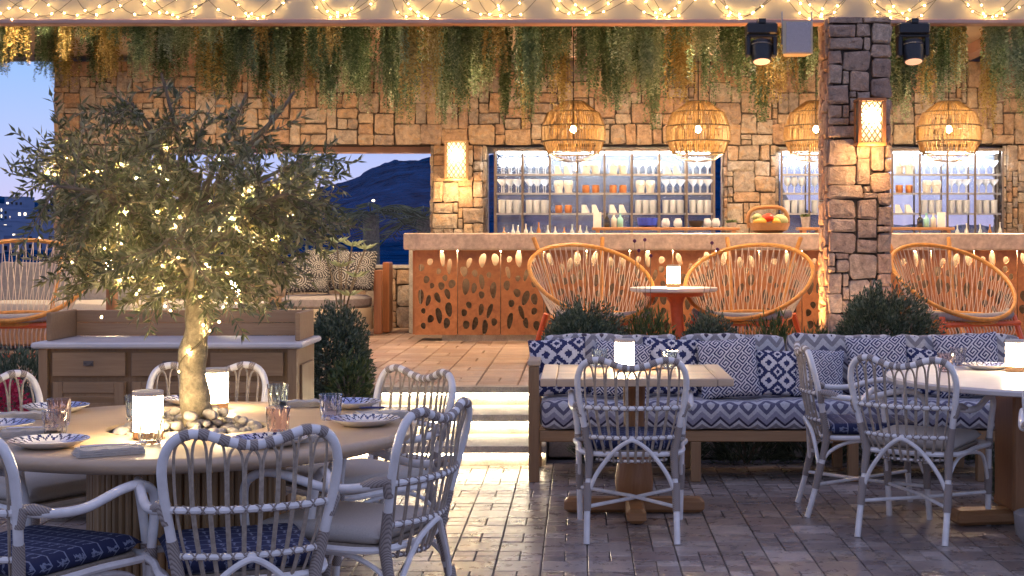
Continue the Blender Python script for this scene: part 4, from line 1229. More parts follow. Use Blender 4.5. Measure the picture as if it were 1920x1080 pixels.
# --- lounge side table
e = E('lounge_side_table', (wx(1263, 12.1), 12.1, ZP), 'small round lounge table with pale top and orange red leg', 'table')
O('table_top', MB().lathe([(.01, .615), (.34, .615), (.36, .625), (.36, .65), (.01, .655)], 40).mesh('table_top', 'whitestone', True), e)
O('apron', MB().lathe([(.24, .58), (.26, .614)], 32).mesh('apron', 'redlac', True), e)
O('leg', MB().tube(cr([(.02, 0, .58), (.03, 0, .4), (.045, 0, .2), (.035, 0, 0)], 5), [.085, .07, .055, .052, .05] + [.05] * 11, 12).mesh('leg', 'redlac', True), e)
lamp(wx(1263, 12.05), 12.05, ZP + .656, 'lit cylinder lamp on the small lounge table', 1.08)

# --- lounge behind the tree
db = E('daybed', (-2.78, 16.1, ZP), 'rounded cream daybed with black and white cushions', 'daybed')
O('base', MB().lathe([(.46, .04), (.50, .06), (.51, .28), (.50, .30)], 48).mesh('base', 'cream', True), db)
O('seat_cushion', MB().lathe([(.46, .302), (.49, .33), (.49, .40), (.44, .43), (.02, .44)], 48).mesh('seat_cushion', 'greycush', True), db)
O('arm', MB().box((.57, -.05, .36), (.09, .10, .70), 0, .01).mesh('arm', 'teakdark'), db)
O('arm', MB().box((.62, .35, .40), (.07, .34, .78), 0, .01).mesh('arm', 'teakdark'), db)
for dx, dy, dz, rz, sc_, lab in ((-.18, -.15, .66, .1, .75, 'black and white mandala cushion lying lower on the daybed'), (.30, -.05, .70, -.25, .82, 'black and white mandala cushion upright against the daybed arm'), (-.05, .2, .72, .0, .8, 'black and white mandala cushion at the back of the daybed')):
    tag(O('cushion', P_MAN, None, (-2.78 + dx, 16.1 + dy, ZP + dz), (R(72), 0, rz), sc_), lab, 'cushion')
for cx, cy, w, lab in ((-4.6, 14.2, 2.3, 'white lounge sofa behind the olive tree'),):
    e = E('lounge_sofa', (cx, cy, ZP), lab, 'sofa')
    O('frame', MB().box((0, 0, .17), (w, .8, .26), 0, .02).mesh('frame', 'teakh'), e)
    for k in range(3):
        O('seat_cushion', boxcush(w / 3 - .02, .76, .15, 'linen', .004, 60 + k), e, ((k - 1) * w / 3, -.02, .375))
        O('back_cushion', boxcush(w / 3 - .02, .16, .40, 'greycush', .005, 70 + k), e, ((k - 1) * w / 3, .30, .62), (R(-10), 0, 0))
for px, Y, py, lab in ((210, 12.6, 520, 'lit cylinder lamp glowing through the olive leaves behind the rope chair'), (437, 12.8, 566, 'lit cylinder lamp glowing through the olive leaves behind the sideboard')):
    h = wz(py, Y) - ZP
    e = E('low_table', (wx(px, Y), Y, ZP), 'low pale table under the ' + lab.split(' glowing')[0] + (' behind the rope chair' if px < 300 else ' behind the sideboard'), 'table')
    O('table_top', MB().lathe([(.01, h - .04), (.30, h - .04), (.30, h - .002), (.01, h - .001)], 32).mesh('table_top', 'whitestone', True), e)
    O('leg', MB().lathe([(.12, 0), (.05, .05), (.05, h - .05)], 16).mesh('leg', 'teak', True), e)
    lamp(wx(px, Y), Y, ZP + h, lab, 1.3)

# --- plants
def shrub(name, px, Y, zb, rx, ry, rz_, n, bl, mat, lab, cat='shrub', seed=1, thin=.006, up=.3):
    r = random.Random(seed); mb = MB()
    for _ in range(n):
        a = r.uniform(0, 2 * math.pi); u = r.uniform(-.55, 1); q = r.uniform(.55, 1.0) ** .6
        lump = 1 + .13 * math.sin(3 * a + seed) + .1 * math.sin(7 * a + u * 9)
        s = math.sqrt(1 - u * u)
        p = Vector((rx * s * math.cos(a) * q * lump, ry * s * math.sin(a) * q * lump, rz_ * (.36 + .64 * u * q * lump)))
        d = Vector((p.x / rx, p.y / ry, u + up)) + Vector((r.gauss(0, .45), r.gauss(0, .45), r.gauss(0, .45)))
        d.normalize(); w = d.orthogonal().normalized(); w.rotate(Matrix.Rotation(r.uniform(0, 6.28), 3, d))
        L = bl * r.uniform(.5, 1.25)
        mb.add([p - d * L * .5, p + w * thin, p + d * L * .6, p - w * thin], [(0, 1, 2, 3)])
    e = E(name, (wx(px, Y), Y, zb), lab, cat)
    tag(O('foliage', mb.mesh('foliage', mat), e), kind='stuff')
    st_ = MB()
    for k in range(7):
        a = k * .9; st_.tube([(0, 0, -.02), (.3 * rx * math.cos(a), .3 * ry * math.sin(a), rz_ * .4), (.7 * rx * math.cos(a), .7 * ry * math.sin(a), rz_ * .7)], .006, 4)
    O('stems', st_.mesh('stems', 'twig'), e)
    return e
ZB = .35
shrub('round_shrub', 1092, 10.05, ZB, .33, .26, .64, 17000, .034, 'shrub', 'dark clipped round shrub at the end of the bench', seed=1)
shrub('round_shrub', 1655, 10.1, ZB, .38, .28, .75, 20000, .036, 'shrub', 'large dark clipped shrub at the foot of the pillar', seed=2)
shrub('low_shrub', 1330, 10.1, ZB, .24, .22, .57, 9000, .034, 'shrub', 'low dark shrub behind the largest key pattern cushion', seed=3)
shrub('leafy_plant', 1218, 10.15, ZB, .20, .18, .62, 1600, .075, 'shrub2', 'bright leafy plant in front of the small lounge table', 'plant', 4, .006, .9)
shrub('leafy_plant', 1450, 10.15, ZB, .22, .18, .56, 1500, .08, 'shrub2', 'bright leafy plant in front of the second rope chair', 'plant', 5, .006, .9)
shrub('leafy_plant', 1532, 10.1, ZB, .18, .16, .50, 1300, .07, 'shrub2', 'bright leafy plant beside the pillar shrub', 'plant', 6, .006, .9)
shrub('round_shrub', 628, 9.7, ZB, .22, .24, .64, 14000, .034, 'shrub', 'dark round shrub beside the sideboard and steps', seed=7)
shrub('leafy_plant', 655, 9.4, .28, .16, .14, .42, 900, .06, 'shrub2', 'small leaved plant hanging over the cheek of the steps', 'plant', 8, .009, .5)
shrub('round_shrub', 520, 10.2, ZB, .28, .22, .66, 3500, .05, 'shrub', 'dark shrub just behind the sideboard gallery', seed=9)
shrub('low_shrub', 30, 9.6, .3, .34, .25, .42, 4500, .05, 'shrub', 'dark leafy shrub below the rope chair by the sideboard', seed=10)
shrub('flowering_plant', 8, 8.6, .30, .14, .14, .34, 1300, .03, 'flower', 'crimson pink flowering plant beside the sideboard', 'plant', 11, .009)
for k, px in enumerate((1150, 1260, 1400, 1520, 1680, 1800)):
    shrub('ground_plant', px, 9.52, .0, .24, .10, .24, 900, .10, 'shrub', 'dark grassy plant in the shade under the bench', 'plant', 30 + k, .005, .8)['group'] = 'plants under the bench'
shrub('ground_plant', 1898, 8.05, .0, .10, .10, .32, 500, .06, 'shrub', 'small potted leafy plant at the foot of the pale table', 'plant', 50, .01, .6)
tag(O('pot', MB().lathe([(.07, 0), (.10, .04), (.11, .14), (.095, .15)], 20).mesh('pot', 'greycush', True), None, (wx(1945, 7.0), 7.0, 0)), 'woven grey pot on the floor beside the pale table', 'pot')
# spiky plant
e = E('spiky_plant', (wx(1790, 10.1), 10.1, ZB), 'spiky sword leaved plant in front of the third rope chair', 'plant')
r_ = random.Random(3)
for k in range(17):
    a = r_.uniform(0, 6.28); el = r_.uniform(.5, 1.35); L = r_.uniform(.35, .68); w = .014
    d = Vector((math.cos(a) * math.cos(el), math.sin(a) * math.cos(el), math.sin(el))); s = d.cross(Vector((0, 0, 1))).normalized()
    P = [d * L * t - Vector((0, 0, .18 * L * t * t)) for t in (0, .3, .65, 1)]
    vs = [P[0] - s * w * .7, P[0] + s * w * .7, P[1] - s * w, P[1] + s * w, P[2] - s * w * .7, P[2] + s * w * .7, P[3]] + [P[1] - d.cross(s) * -.006]
    O('blade', MB().add(vs, [(0, 1, 7), (1, 3, 7), (3, 2, 7), (2, 0, 7), (2, 3, 5, 4), (4, 5, 6)]).mesh('blade', 'agave'), e)
# thin flower stems
e = E('flower_stems', (wx(1200, 10.2), 10.2, ZB), 'thin wiry stems with small purple flower heads', 'plant')
MT['purple'] = plain('purple_flower', (.12, .02, .08), .8)
for k, (px, py) in enumerate(((1190, 452), (1209, 450), (1335, 456), (1198, 470), (1220, 480), (1345, 468))):
    tx, tz = wx(px, 10.2) - e.location.x, wz(py, 10.2) - ZB
    O('stem', MB().tube(cr([(tx * .6, 0, .0), (tx * .8 + .01, 0, tz * .5), (tx, 0, tz)], 4), .0022, 4).mesh('stem', 'twig'), e)
    O('flower_head', MB().lathe([(.003, -.012), (.012, -.004), (.012, .006), (.004, .014)], 8, (tx, 0, tz)).mesh('flower_head', 'purple', True), e)
# big leaved plant near the daybed
e = E('broad_leaved_plant', (wx(640, 14.6), 14.6, ZP), 'broad leaved plant with whorled pale leaves before the daybed', 'plant')
for k, (px, py) in enumerate(((632, 455), (660, 462), (685, 468), (640, 500), (668, 520), (610, 478), (655, 555))):
    tx, tz = wx(px, 14.6) - e.location.x, wz(py, 14.6) - ZP
    O('stem', MB().tube(cr([(0, 0, 0), (tx * .4, 0, tz * .6), (tx, 0, tz)], 4), .008, 5).mesh('stem', 'twig'), e)
    mb = MB()
    for q in range(9): a = q * .7 + k; leaf(mb, Vector((tx, 0, tz)), Vector((math.cos(a), math.sin(a), .45)), .16, .02, rs)
    O('leaves', mb.mesh('leaves', 'vinepale'), e)
# palms outside
for px, Y, py, lab in ((695, 27, 402, 'small palm tree outside beyond the view window'), (795, 29, 408, 'palm tree outside close to the lantern pier')):
    x = wx(px, Y); zc = wz(py, Y); e = E('palm_tree', (x, Y, -3), lab, 'tree')
    O('trunk', MB().tube([(0, 0, 0), (.05, 0, (zc + 3) * .5), (0, 0, zc + 3)], [.2, .16, .15], 8).mesh('trunk', 'bark', True), e)
    for k in range(16):
        a = k * 2.4; el = rs.uniform(-.1, 1.0); mb = MB(); d = Vector((math.cos(a), math.sin(a), 0))
        P = [Vector((0, 0, zc + 3)) + d * t * .95 * math.cos(el * .6) + Vector((0, 0, math.sin(el) * t * .8 - .5 * t * t)) for t in [i / 7 for i in range(8)]]
        mb.tube(P, .012, 4)
        for i in range(2, 8):
            for s in (-1, 1):
                w = d.cross(Vector((0, 0, 1))) * s
                for f_ in (0, .5): q = P[i] - (P[i] - P[i - 1]) * f_; leaf(mb, q, w + d * .8 - Vector((0, 0, .3)), .34, .014, rs)
        O('frond', mb.mesh('frond', 'shrub2'), e)

# ================================================================== BAR SHELVES AND BAR THINGS
SHY = 17.08
def wineg(): return MB().lathe([(.032, 0), (.030, .004), (.005, .008), (.0045, .07), (.022, .085), (.037, .115), (.036, .15), (.030, .175)], 14, cap=False).mesh('wine_glass', 'shelfglass', True)
def marg(): return MB().lathe([(.034, 0), (.030, .004), (.005, .008), (.005, .075), (.012, .085), (.048, .13), (.05, .145)], 14, cap=False).mesh('cocktail_glass', 'shelfglass', True)
def highb(): return MB().lathe([(.030, 0), (.032, .004), (.035, .14), (.032, .14), (.029, .01)], 14).mesh('highball_glass', 'shelfglass', True)
def tiki():
    mb = MB().lathe([(.036, 0), (.042, .01), (.040, .03), (.046, .06), (.052, .09), (.050, .115), (.040, .135), (.035, .135), (.03, .05)], 14)
    for s in (-1, 1): mb.lathe([(.001, -.012), (.012, -.004), (.012, .006), (.001, .012)], 8, (s * .018, -.046, .085))
    mb.box((0, -.05, .062), (.012, .012, .02)); mb.box((0, -.045, .035), (.045, .01, .012))
    return mb.mesh('head_mug', 'ceramic', True)
def mugc():
    return MB().lathe([(.030, 0), (.036, .01), (.040, .045), (.036, .085), (.033, .085), (.036, .045), (.027, .008)], 14).mesh('copper_mug', 'copper', True)
def wedge():
    return MB().add([(-.045, -.03, 0), (.045, -.03, 0), (.045, .03, 0), (-.045, .03, 0), (-.045, -.03, .10), (-.045, .03, .10), (.0, -.03, .10), (.0, .03, .10)], [(3, 2, 1, 0), (0, 1, 6, 4), (2, 3, 5, 7), (4, 6, 7, 5), (0, 4, 5, 3), (1, 2, 7, 6)]).mesh('menu_holder', 'ceramic')
KIT = {'w': (wineg(), 'wine_glass', 'stemmed wine glass on the lit bar shelves', 'glass', 3), 'm': (marg(), 'cocktail_glass', 'wide cocktail glass on the lit bar shelves', 'glass', 3), 'h': (highb(), 'highball_glass', 'straight highball glass on the lit bar shelves', 'glass', 3),
       't': (tiki(), 'head_mug', 'cream face shaped mug on the lit bar shelves', 'mug', 2), 'c': (mugc(), 'copper_mug', 'orange copper mug on the lit bar shelves', 'mug', 2), 'd': (wedge(), 'menu_holder', 'cream wedge shaped holder on the lit bar shelves', 'holder', 2)}
def shelf_unit(x0, x1, rows, lab, tall):
    e = E('shelf_unit', (x0, SHY, ZP), lab, 'shelf'); w = x1 - x0; n = 8; cw = w / n; zt = 2.47 - ZP; zs = [2.205 - ZP, 1.985 - ZP, 1.75 - ZP, 1.50 - ZP]
    for k in range(n + 1):
        O('post', MB().box((k * cw, 0, zt / 2), (.022, .022, zt)).mesh('post', 'darksteel'), e); O('post', MB().box((k * cw, .30, zt / 2), (.018, .018, zt)).mesh('post', 'darksteel'), e)
    O('top', MB().box((w / 2, .15, zt + .016), (w + .04, .34, .03)).mesh('top', 'darksteel'), e)
    for q, z in enumerate(zs):
        O('shelf', MB().box((w / 2, .155, z - .008), (w - .03, .268, .012)).mesh('shelf', 'pane'), e)
        O('shelf_lip', MB().box((w / 2, .014, z - .008), (w - .03, .008, .022)).mesh('shelf_lip', 'steel'), e)
    O('added_haze_pane', MB().box((w / 2, .325, zt / 2 + .35), (w, .006, zt - .7)).mesh('added_haze_pane', 'frost'), e)  # added pane that imitates the pale haze behind the glasses
    O('light_strip', MB().box((w / 2, .15, zt - .008), (w - .06, .14, .014)).mesh('light_strip', 'shelfled'), e)
    for z in ():
        O('light_strip', MB().box((w / 2, .05, z - .022), (w - .06, .016, .010)).mesh('light_strip', 'shelfled'), e)
    for ri, row in enumerate(rows):
        for k, c in enumerate(row):
            if c == '.': continue
            me, nm, lb, cat, cnt = KIT[c]; lb = lb.replace('the lit bar shelves', 'the ' + ('top', 'middle', 'lower')[ri] + ' shelf ' + ('beside the lantern pier' if x0 < 0 else 'behind the stone pillar'))
            for j in range(cnt):
                sp = .085 if cnt == 3 else .115
                x = x0 + (k + .5) * cw + (j - (cnt - 1) / 2) * sp
                tag(O(nm, me, None, (x, SHY + .10 + rs.uniform(-.01, .01), zs[ri] + ZP), (0, 0, rs.uniform(-.3, .3)), 1.12 if c != 'd' else 1), lb, cat, nm.replace('_', ' ') + ' row %d %d' % (ri, x0 > 0))
                if c in 'wmh': tag(O(nm, me, None, (x + .02, SHY + .21, zs[ri] + ZP), (0, 0, rs.uniform(-.3, .3)), 1.1), lb, cat, nm.replace('_', ' ') + ' row %d %d' % (ri, x0 > 0))
shelf_unit(-.994, 1.56, ['wwdttmdw', 'mmtcctmm', 'hhcddhhh'], 'metal shelf unit full of glassware beside the lantern pier', 1)
shelf_unit(2.345, 4.92, ['mmwwtmwm', 'wwwwctmm', 'hhhhdhhh'], 'metal shelf unit full of glassware behind the stone pillar', 1)

def bottle_mesh(h, r, mat, liq=None):
    return MB().lathe([(r * .9, 0), (r, .005), (r, h * .55), (r * .9, h * .62), (r * .36, h * .74), (r * .34, h * .95), (r * .42, h * .955), (r * .42, h)], 14).mesh('bottle', mat, True)
cols = {'amber': (.30, .13, .04), 'green': (.10, .35, .22), 'clearb': (.38, .42, .42), 'whiteb': (.5, .47, .40), 'blackb': (.02, .02, .02), 'teal': (.25, .50, .45)}
for k, c in cols.items(): MT[k] = plain('bottle_' + k, c, .15, var=.1, coat=.5)
bl_ = []
for q, (px, c, h) in enumerate([(945, 'amber', .20), (962, 'clearb', .24), (971, 'whiteb', .22), (986, 'whiteb', .25), (996, 'clearb', .21), (1010, 'amber', .27), (1027, 'clearb', .23), (1041, 'whiteb', .21), (1058, 'amber', .20), (1073, 'clearb', .24), (1088, 'whiteb', .23), (1100, 'clearb', .22),
                        (1795, 'clearb', .24), (1812, 'whiteb', .26), (1838, 'clearb', .25), (1856, 'amber', .24), (1875, 'whiteb', .27)]):
    tag(O('bottle', bottle_mesh(h * .8, .024, c), None, (wx(px, 16.4), 16.4, 1.42)), {'amber': 'small amber bottle', 'clearb': 'small clear bottle', 'whiteb': 'small white bottle'}[c] + ' on the work counter behind the bar', 'bottle', 'bottles behind the bar')
CT = 1.512
def rack(px0, px1, lab):
    Y = 15.45; x0, x1 = wx(px0, Y), wx(px1, Y); e = E('serving_rack', ((x0 + x1) / 2, Y, CT), lab, 'rack')
    O('plank', MB().box((0, 0, .045), (x1 - x0, .22, .03), 0, .004).mesh('plank', 'teakh'), e)
    for s in (-1, 1): O('foot', MB().box((s * ((x1 - x0) / 2 - .06), 0, .0155), (.04, .2, .028)).mesh('foot', 'teakh'), e)
rack(1110, 1385, 'low wooden rack on the bar top beside the fruit basket')
rack(1655, 1785, 'low wooden rack on the bar top past the stone pillar'); rack(1495, 1545, 'short wooden rack on the bar top holding a herb pot')
for px, c, lab in ((1138, 'blackb', 'dark'), (1151, 'whiteb', 'white'), (1163, 'teal', 'teal'), (1725, 'blackb', 'dark'), (1737, 'teal', 'teal'), (1750, 'whiteb', 'white')):
    tag(O('bottle', bottle_mesh(.15, .032, c), None, (wx(px, 15.45), 15.45, CT + .0605)), lab + ' dispenser bottle on the wooden rack ' + ('beside the fruit basket' if px < 1400 else 'past the stone pillar'), 'bottle')
for px, lab in ((1120, 'white drinks card on the rack near the dispenser bottles'), (1765, 'white drinks card on the rack past the pillar')):
    tag(O('drinks_card', MB().box((0, 0, .08), (.085, .012, .16)).mesh('drinks_card', 'ceramic'), None, (wx(px, 15.5), 15.5, CT + .0605)), lab, 'card')
MT['bluebox'] = plain('blue_box', (.02, .05, .45), .4)
tag(O('ice_tub', MB().lathe([(.07, 0), (.10, .02), (.11, .10), (.10, .10), (.07, .02)], 20).mesh('ice_tub', 'bluebox', True), None, (wx(1214, 15.5), 15.5, CT + .0605)), 'bright blue tub on the wooden rack', 'tub')
tag(O('mortar_bowl', MB().lathe([(.05, 0), (.07, .02), (.085, .07), (.075, .07), (.05, .02)], 18).mesh('mortar_bowl', 'black', True), None, (wx(1305, 15.45), 15.45, CT + .0605)), 'black bowl on the wooden rack', 'bowl')
for px in (1248, 1271, 1326, 1342): tag(O('jar', MB().lathe([(.03, 0), (.045, .02), (.045, .06), (.03, .085), (.03, .095)], 14).mesh('jar', 'shelfglass', True), None, (wx(px, 15.45), 15.45, CT + .0605)), 'small round glass jar on the wooden rack', 'jar', 'jars on the rack')
for px, Y, z, lab in ((1372, 15.4, CT, 'small pot of herbs beside the golden stone pier'), (1510, 15.45, CT + .0605, 'small pot of herbs beside the stone pillar')):
    e = E('herb_pot', (wx(px, Y), Y, z), lab, 'plant pot')
    O('pot', MB().lathe([(.035, 0), (.05, .11), (.046, .11), (.033, .01)], 16).mesh('pot', 'greycush', True), e)
    mb = MB()
    for q in range(90): a = rs.uniform(0, 6.28); leaf(mb, Vector((rs.uniform(-.03, .03), rs.uniform(-.03, .03), .10)), Vector((math.cos(a), math.sin(a), rs.uniform(.5, 2))), .05, .012, rs)
    O('herbs', mb.mesh('herbs', 'shrub2'), e)
# fruit basket
FX, FY = wx(1442, 15.05), 15.05
e = E('fruit_basket', (FX, FY, CT), 'carved wooden basket with tall hoop handle on the bar', 'basket')
O('bowl', MB().lathe([(.12, 0), (.19, .03), (.215, .10), (.20, .10), (.17, .04), (.02, .03)], 28).mesh('bowl', 'teakh', True), e)
O('handle', MB().tube(cr([(-.20, 0, .05), (-.215, 0, .17), (-.15, 0, .245), (0, 0, .265), (.13, 0, .25), (.19, 0, .17), (.19, 0, .07)], 6), .020, 8).mesh('handle', 'teakh', True), e)
MT['red'] = plain('tomato_red', (.55, .04, .015), .3); MT['yellow'] = plain('squash_yellow', (.55, .30, .04), .4); MT['pale'] = plain('pale_green', (.35, .38, .18), .6, bmp=.5)
for nm, dx, dz, s, m_, lab in (('tomato', -.02, .155, .058, 'red', 'red tomato on top of the fruit basket'), ('squash', -.10, .11, .07, 'yellow', 'yellow squash in the fruit basket'), ('squash', .07, .10, .065, 'yellow', 'second yellow squash in the fruit basket'), ('cauliflower', .12, .135, .066, 'pale', 'pale green cauliflower in the fruit basket'), ('artichoke', -.13, .16, .05, 'pale', 'green artichoke by the basket handle')):
    tag(O(nm, PB[rs.randrange(5)], None, (FX + dx, FY - .06, CT + dz), (rs.uniform(-.4, .4), rs.uniform(-.4, .4), rs.uniform(0, 6)), s * 1.15), lab, 'vegetable')
    O_ = bpy.data.objects; ob = COL.objects[-1]
    me = ob.data.copy(); me.materials.clear(); me.materials.append(MT[m_]); ob.data = me

# ================================================================== LIGHT FITTINGS
# --- rattan pendants
def tier(r0, z0, r1, z1, n, wob=0):
    mb = MB(); r = random.Random(int(r0 * 1000 + z0 * 77))
    for k in range(n):
        a = 2 * math.pi * (k + r.uniform(-.28, .28)) / n
        mb.tube([(r0 * math.cos(a), r0 * math.sin(a), z0), ((r0 + r1) / 2 * 1.015 * math.cos(a), (r0 + r1) / 2 * 1.015 * math.sin(a), (z0 + z1) / 2), (r1 * math.cos(a), r1 * math.sin(a), z1)], .0042, 4)
    return mb.mesh('tier', 'pend')
MT['pend'] = plain('golden_rattan', (.36, .21, .075), .55, var=.35, scale=40)
PZ = wz(243, 14.2)
def pendant():
    e = tag(O('pendant_lamp', None), None, 'lamp', 'rattan pendant lamps')
    T = [(.10, .27, .235, .165), (.25, .165, .30, .03), (.305, .035, .305, -.12), (.295, -.115, .25, -.235)]
    for r0, z0, r1, z1 in T: O('tier', tier(r0, z0, r1, z1, int(90 * max(r0, r1) / .3)), e)
    mb = MB()
    for k in range(40):
        a = 2 * math.pi * k / 40; mb.tube([(.25 * math.cos(a), .25 * math.sin(a), -.235), (.17 * math.cos(a), .17 * math.sin(a), -.29), (.05 * math.cos(a), .05 * math.sin(a), -.315)], .003, 4)
    O('wire_bottom', mb.mesh('wire_bottom', 'steel'), e)
    for r, z in ((.238, .165), (.303, .03), (.306, -.118), (.252, -.235), (.10, .27)):
        O('hoop', MB().tube([(r * math.cos(2 * math.pi * k / 40), r * math.sin(2 * math.pi * k / 40), z) for k in range(40)], .007, 5, True).mesh('hoop', 'twig'), e)
    O('cable', MB().tube([(0, 0, .06), (0, 0, 3.62 - PZ)], .006, 6).mesh('cable', 'black'), e)
    O('socket', MB().lathe([(.02, .035), (.022, .10)], 10).mesh('socket', 'darksteel'), e)
    O('bulb', MB().lathe([(.004, -.03), (.022, -.018), (.028, 0), (.022, .02), (.014, .034)], 12).mesh('bulb', 'filament', True), e)
    return e
p0 = pendant()
PEND = [(1075, 'rattan pendant lamp nearest the lantern pier'), (1309, 'rattan pendant lamp before the golden stone pier'), (1530, 'rattan pendant lamp half hidden by the stone pillar'), (1779, 'rattan pendant lamp past the stone pillar')]
for k, (px, lab) in enumerate(PEND):
    o = p0 if k == 0 else dup(p0)
    o.location = (wx(px, 14.2), 14.2, PZ); o['label'] = lab; o.rotation_euler = (0, 0, k * 1.3)
for k, (px, lab) in enumerate(PEND):
    point('pendant_light', None, (wx(px, 14.2), 14.2, PZ - .06), 8, WARM, .03)

# --- wall lanterns
def sconce(x, y, z, w, h, d, lab, power, mat='oak'):
    e = E('wall_lantern', (x, y, z), lab, 'lantern')
    for s in (-1, 1):
        for t in (0, 1): O('post', MB().box((s * (w / 2 - .012), -d * t + (.012 if t == 0 else 0), h / 2), (.024, .024, h - .05)).mesh('post', mat), e)
    for zz in (.0125, h - .0125): O('frame', MB().box((0, -d / 2 + .006, zz), (w + .01, d + .04, .025), 0, .004).mesh('frame', mat), e)
    O('glass', MB().box((0, -d / 2 + .006, h / 2), (w - .055, d - .035, h - .056)).mesh('glass', 'sconceglass'), e)
    O('bulb', MB().lathe([(.004, -.03), (.025, -.015), (.028, .01), (.010, .035)], 10, (0, -d + .004, h * .62)).mesh('bulb', 'filament', True), e)
    sp = w * .30
    for face in (0, 1, 2):
        mb = MB(); W_ = (w - .03) if face == 0 else (d - .02)
        for s in (-1, 1):
            c = -h
            while c < h + W_:
                # line  zz = s*u + c clipped to the rectangle u in [-W/2,W/2], zz in [.02,h-.02]
                pts = []
                for u in (-W_ / 2, W_ / 2):
                    zz = s * u * 1.5 + c
                    if .02 <= zz <= h - .02: pts.append((u, zz))
                for zz in (.02, h - .02):
                    u = (zz - c) / (s * 1.5)
                    if -W_ / 2 < u < W_ / 2: pts.append((u, zz))
                if len(pts) >= 2:
                    (u0, z0), (u1, z1) = pts[0], pts[1]
                    if face == 0: a, b = (u0, -d - .004 - .002 * s, z0), (u1, -d - .004 - .002 * s, z1)
                    else: q = (-1 if face == 1 else 1) * (w / 2 - .012); a, b = (q + .002 * s, -d / 2 + u0, z0), (q + .002 * s, -d / 2 + u1, z1)
                    mb.tube([a, b], .0048, 4)
                c += sp
        O('lattice', mb.mesh('lattice', 'twig'), e)
    point('lantern_light', None, (x, y - d - .05, z - .06), power, WARM, .04)
sconce(wx(856, 17.2), 17.27, wz(338, 17.2), .27, .47, .13, 'lit lattice lantern on the narrow stone pier', 9)
sconce(wx(1631, 10.7), 10.765, wz(274, 10.7), .20, .345, .14, 'lit wooden lattice lantern on the stone pillar', 7, 'corten')

# --- string lights on the fascia
sl = E('string_lights', (0, 11.0, 3.1), 'string lights looped along the pale roof fascia', 'string lights')
sb_ = MB().lathe([(.0012, -.007), (.0042, -.003), (.0045, .002), (.002, .007)], 8).mesh('bulb', 'fbulb', True)
r_ = random.Random(9)
for lay in range(3):
    x = -4.7 + lay * .17; pts = []
    while x < 4.2:
        w = r_.uniform(.45, .75); hz = r_.uniform(.16, .34); lo = r_.uniform(.015, .05)
        pts += [(x, hz), (x + w * .3, lo + .02), (x + w * .55, lo)]; x += w
    P = cr([(a, -.012 - .004 * lay, b) for a, b in pts], 5)
    O('wire', MB().tube(P, .002, 4).mesh('wire', 'wire'), sl)
    for q in range(lay * 2, len(P), 3):
        if P[q].z < .26: O('bulb', sb_, sl, P[q] + Vector((0, -.012, 0)), (r_.uniform(0, 3), r_.uniform(0, 3), 0))

# --- moving head lamps, loudspeaker, ceiling spots
def mhead(px, lab):
    x, Y = wx(px, 10.86), 10.86
    e = E('stage_lamp', (x, Y, 3.06), lab, 'stage lamp', 'black moving head stage lamps')
    O('bracket', MB().box((0, .06, -.005), (.05, .30, .03)).mesh('bracket', 'black'), e)
    O('base', MB().box((0, 0, -.06), (.225, .17, .085), 0, .012).mesh('base', 'black'), e)
    for s in (-1, 1): O('yoke', MB().box((s * .098, 0, -.185), (.032, .10, .16), 0, .01).mesh('yoke', 'black'), e)
    O('yoke', MB().box((0, .0, -.112), (.225, .12, .018), 0, .004).mesh('yoke', 'black'), e)
    h = O('head', MB().lathe([(.055, .06), (.08, .05), (.083, -.02), (.073, -.075), (.07, -.10)], 24).mesh('head', 'black', True), e, (0, -.01, -.205), (R(-16), 0, 0))
    O('lens', MB().lathe([(.062, -.1015), (.06, -.104)], 24).mesh('lens', 'headlens', True), h)
    O('scale_ring', MB().tube([(.084 * math.cos(a), .084 * math.sin(a), .02) for a in [math.pi * 1.15 + i * .7 * math.pi / 10 for i in range(11)]], .005, 5).mesh('scale_ring', 'steel'), h)
mhead(1427, 'black moving head stage lamp beside the loudspeaker'); mhead(1711, 'black moving head stage lamp past the stone pillar')
e = E('loudspeaker', (wx(1494, 10.85), 10.85, 2.94), 'white box loudspeaker with perforated grille under the fascia', 'loudspeaker')
MT['grille'] = plain('grille', (.40, .36, .36), .5, var=.6, scale=220)
O('cabinet', MB().add([(-.115, -.08, -.13), (.105, -.08, -.13), (.07, .10, -.13), (-.08, .10, -.13), (-.115, -.08, .11), (.105, -.08, .11), (.07, .10, .11), (-.08, .10, .11)], [(3, 2, 1, 0), (4, 5, 6, 7), (0, 1, 5, 4), (1, 2, 6, 5), (2, 3, 7, 6), (3, 0, 4, 7)]).mesh('cabinet', 'pinkcab' if 'pinkcab' in MT else 'cream'), e)
O('grille', MB().box((-.0, -.084, -.01), (.18, .006, .225), 0, .002).mesh('grille', 'grille'), e)
for s in (-1, 1): O('bracket', MB().box((s * .11, .0, .07), (.008, .04, .24)).mesh('bracket', 'steel'), e)
SPOTS = [(-4.9, 15.0), (-3.0, 15.0), (-.09, 15.2), (1.35, 15.0), (3.1, 15.0), (4.9, 15.0), (-4.35, 11.45), (-1.2, 12.45), (1.3, 12.45), (3.4, 12.6)]  # one spot known; the others unseen, added to light wall, bar and terrace
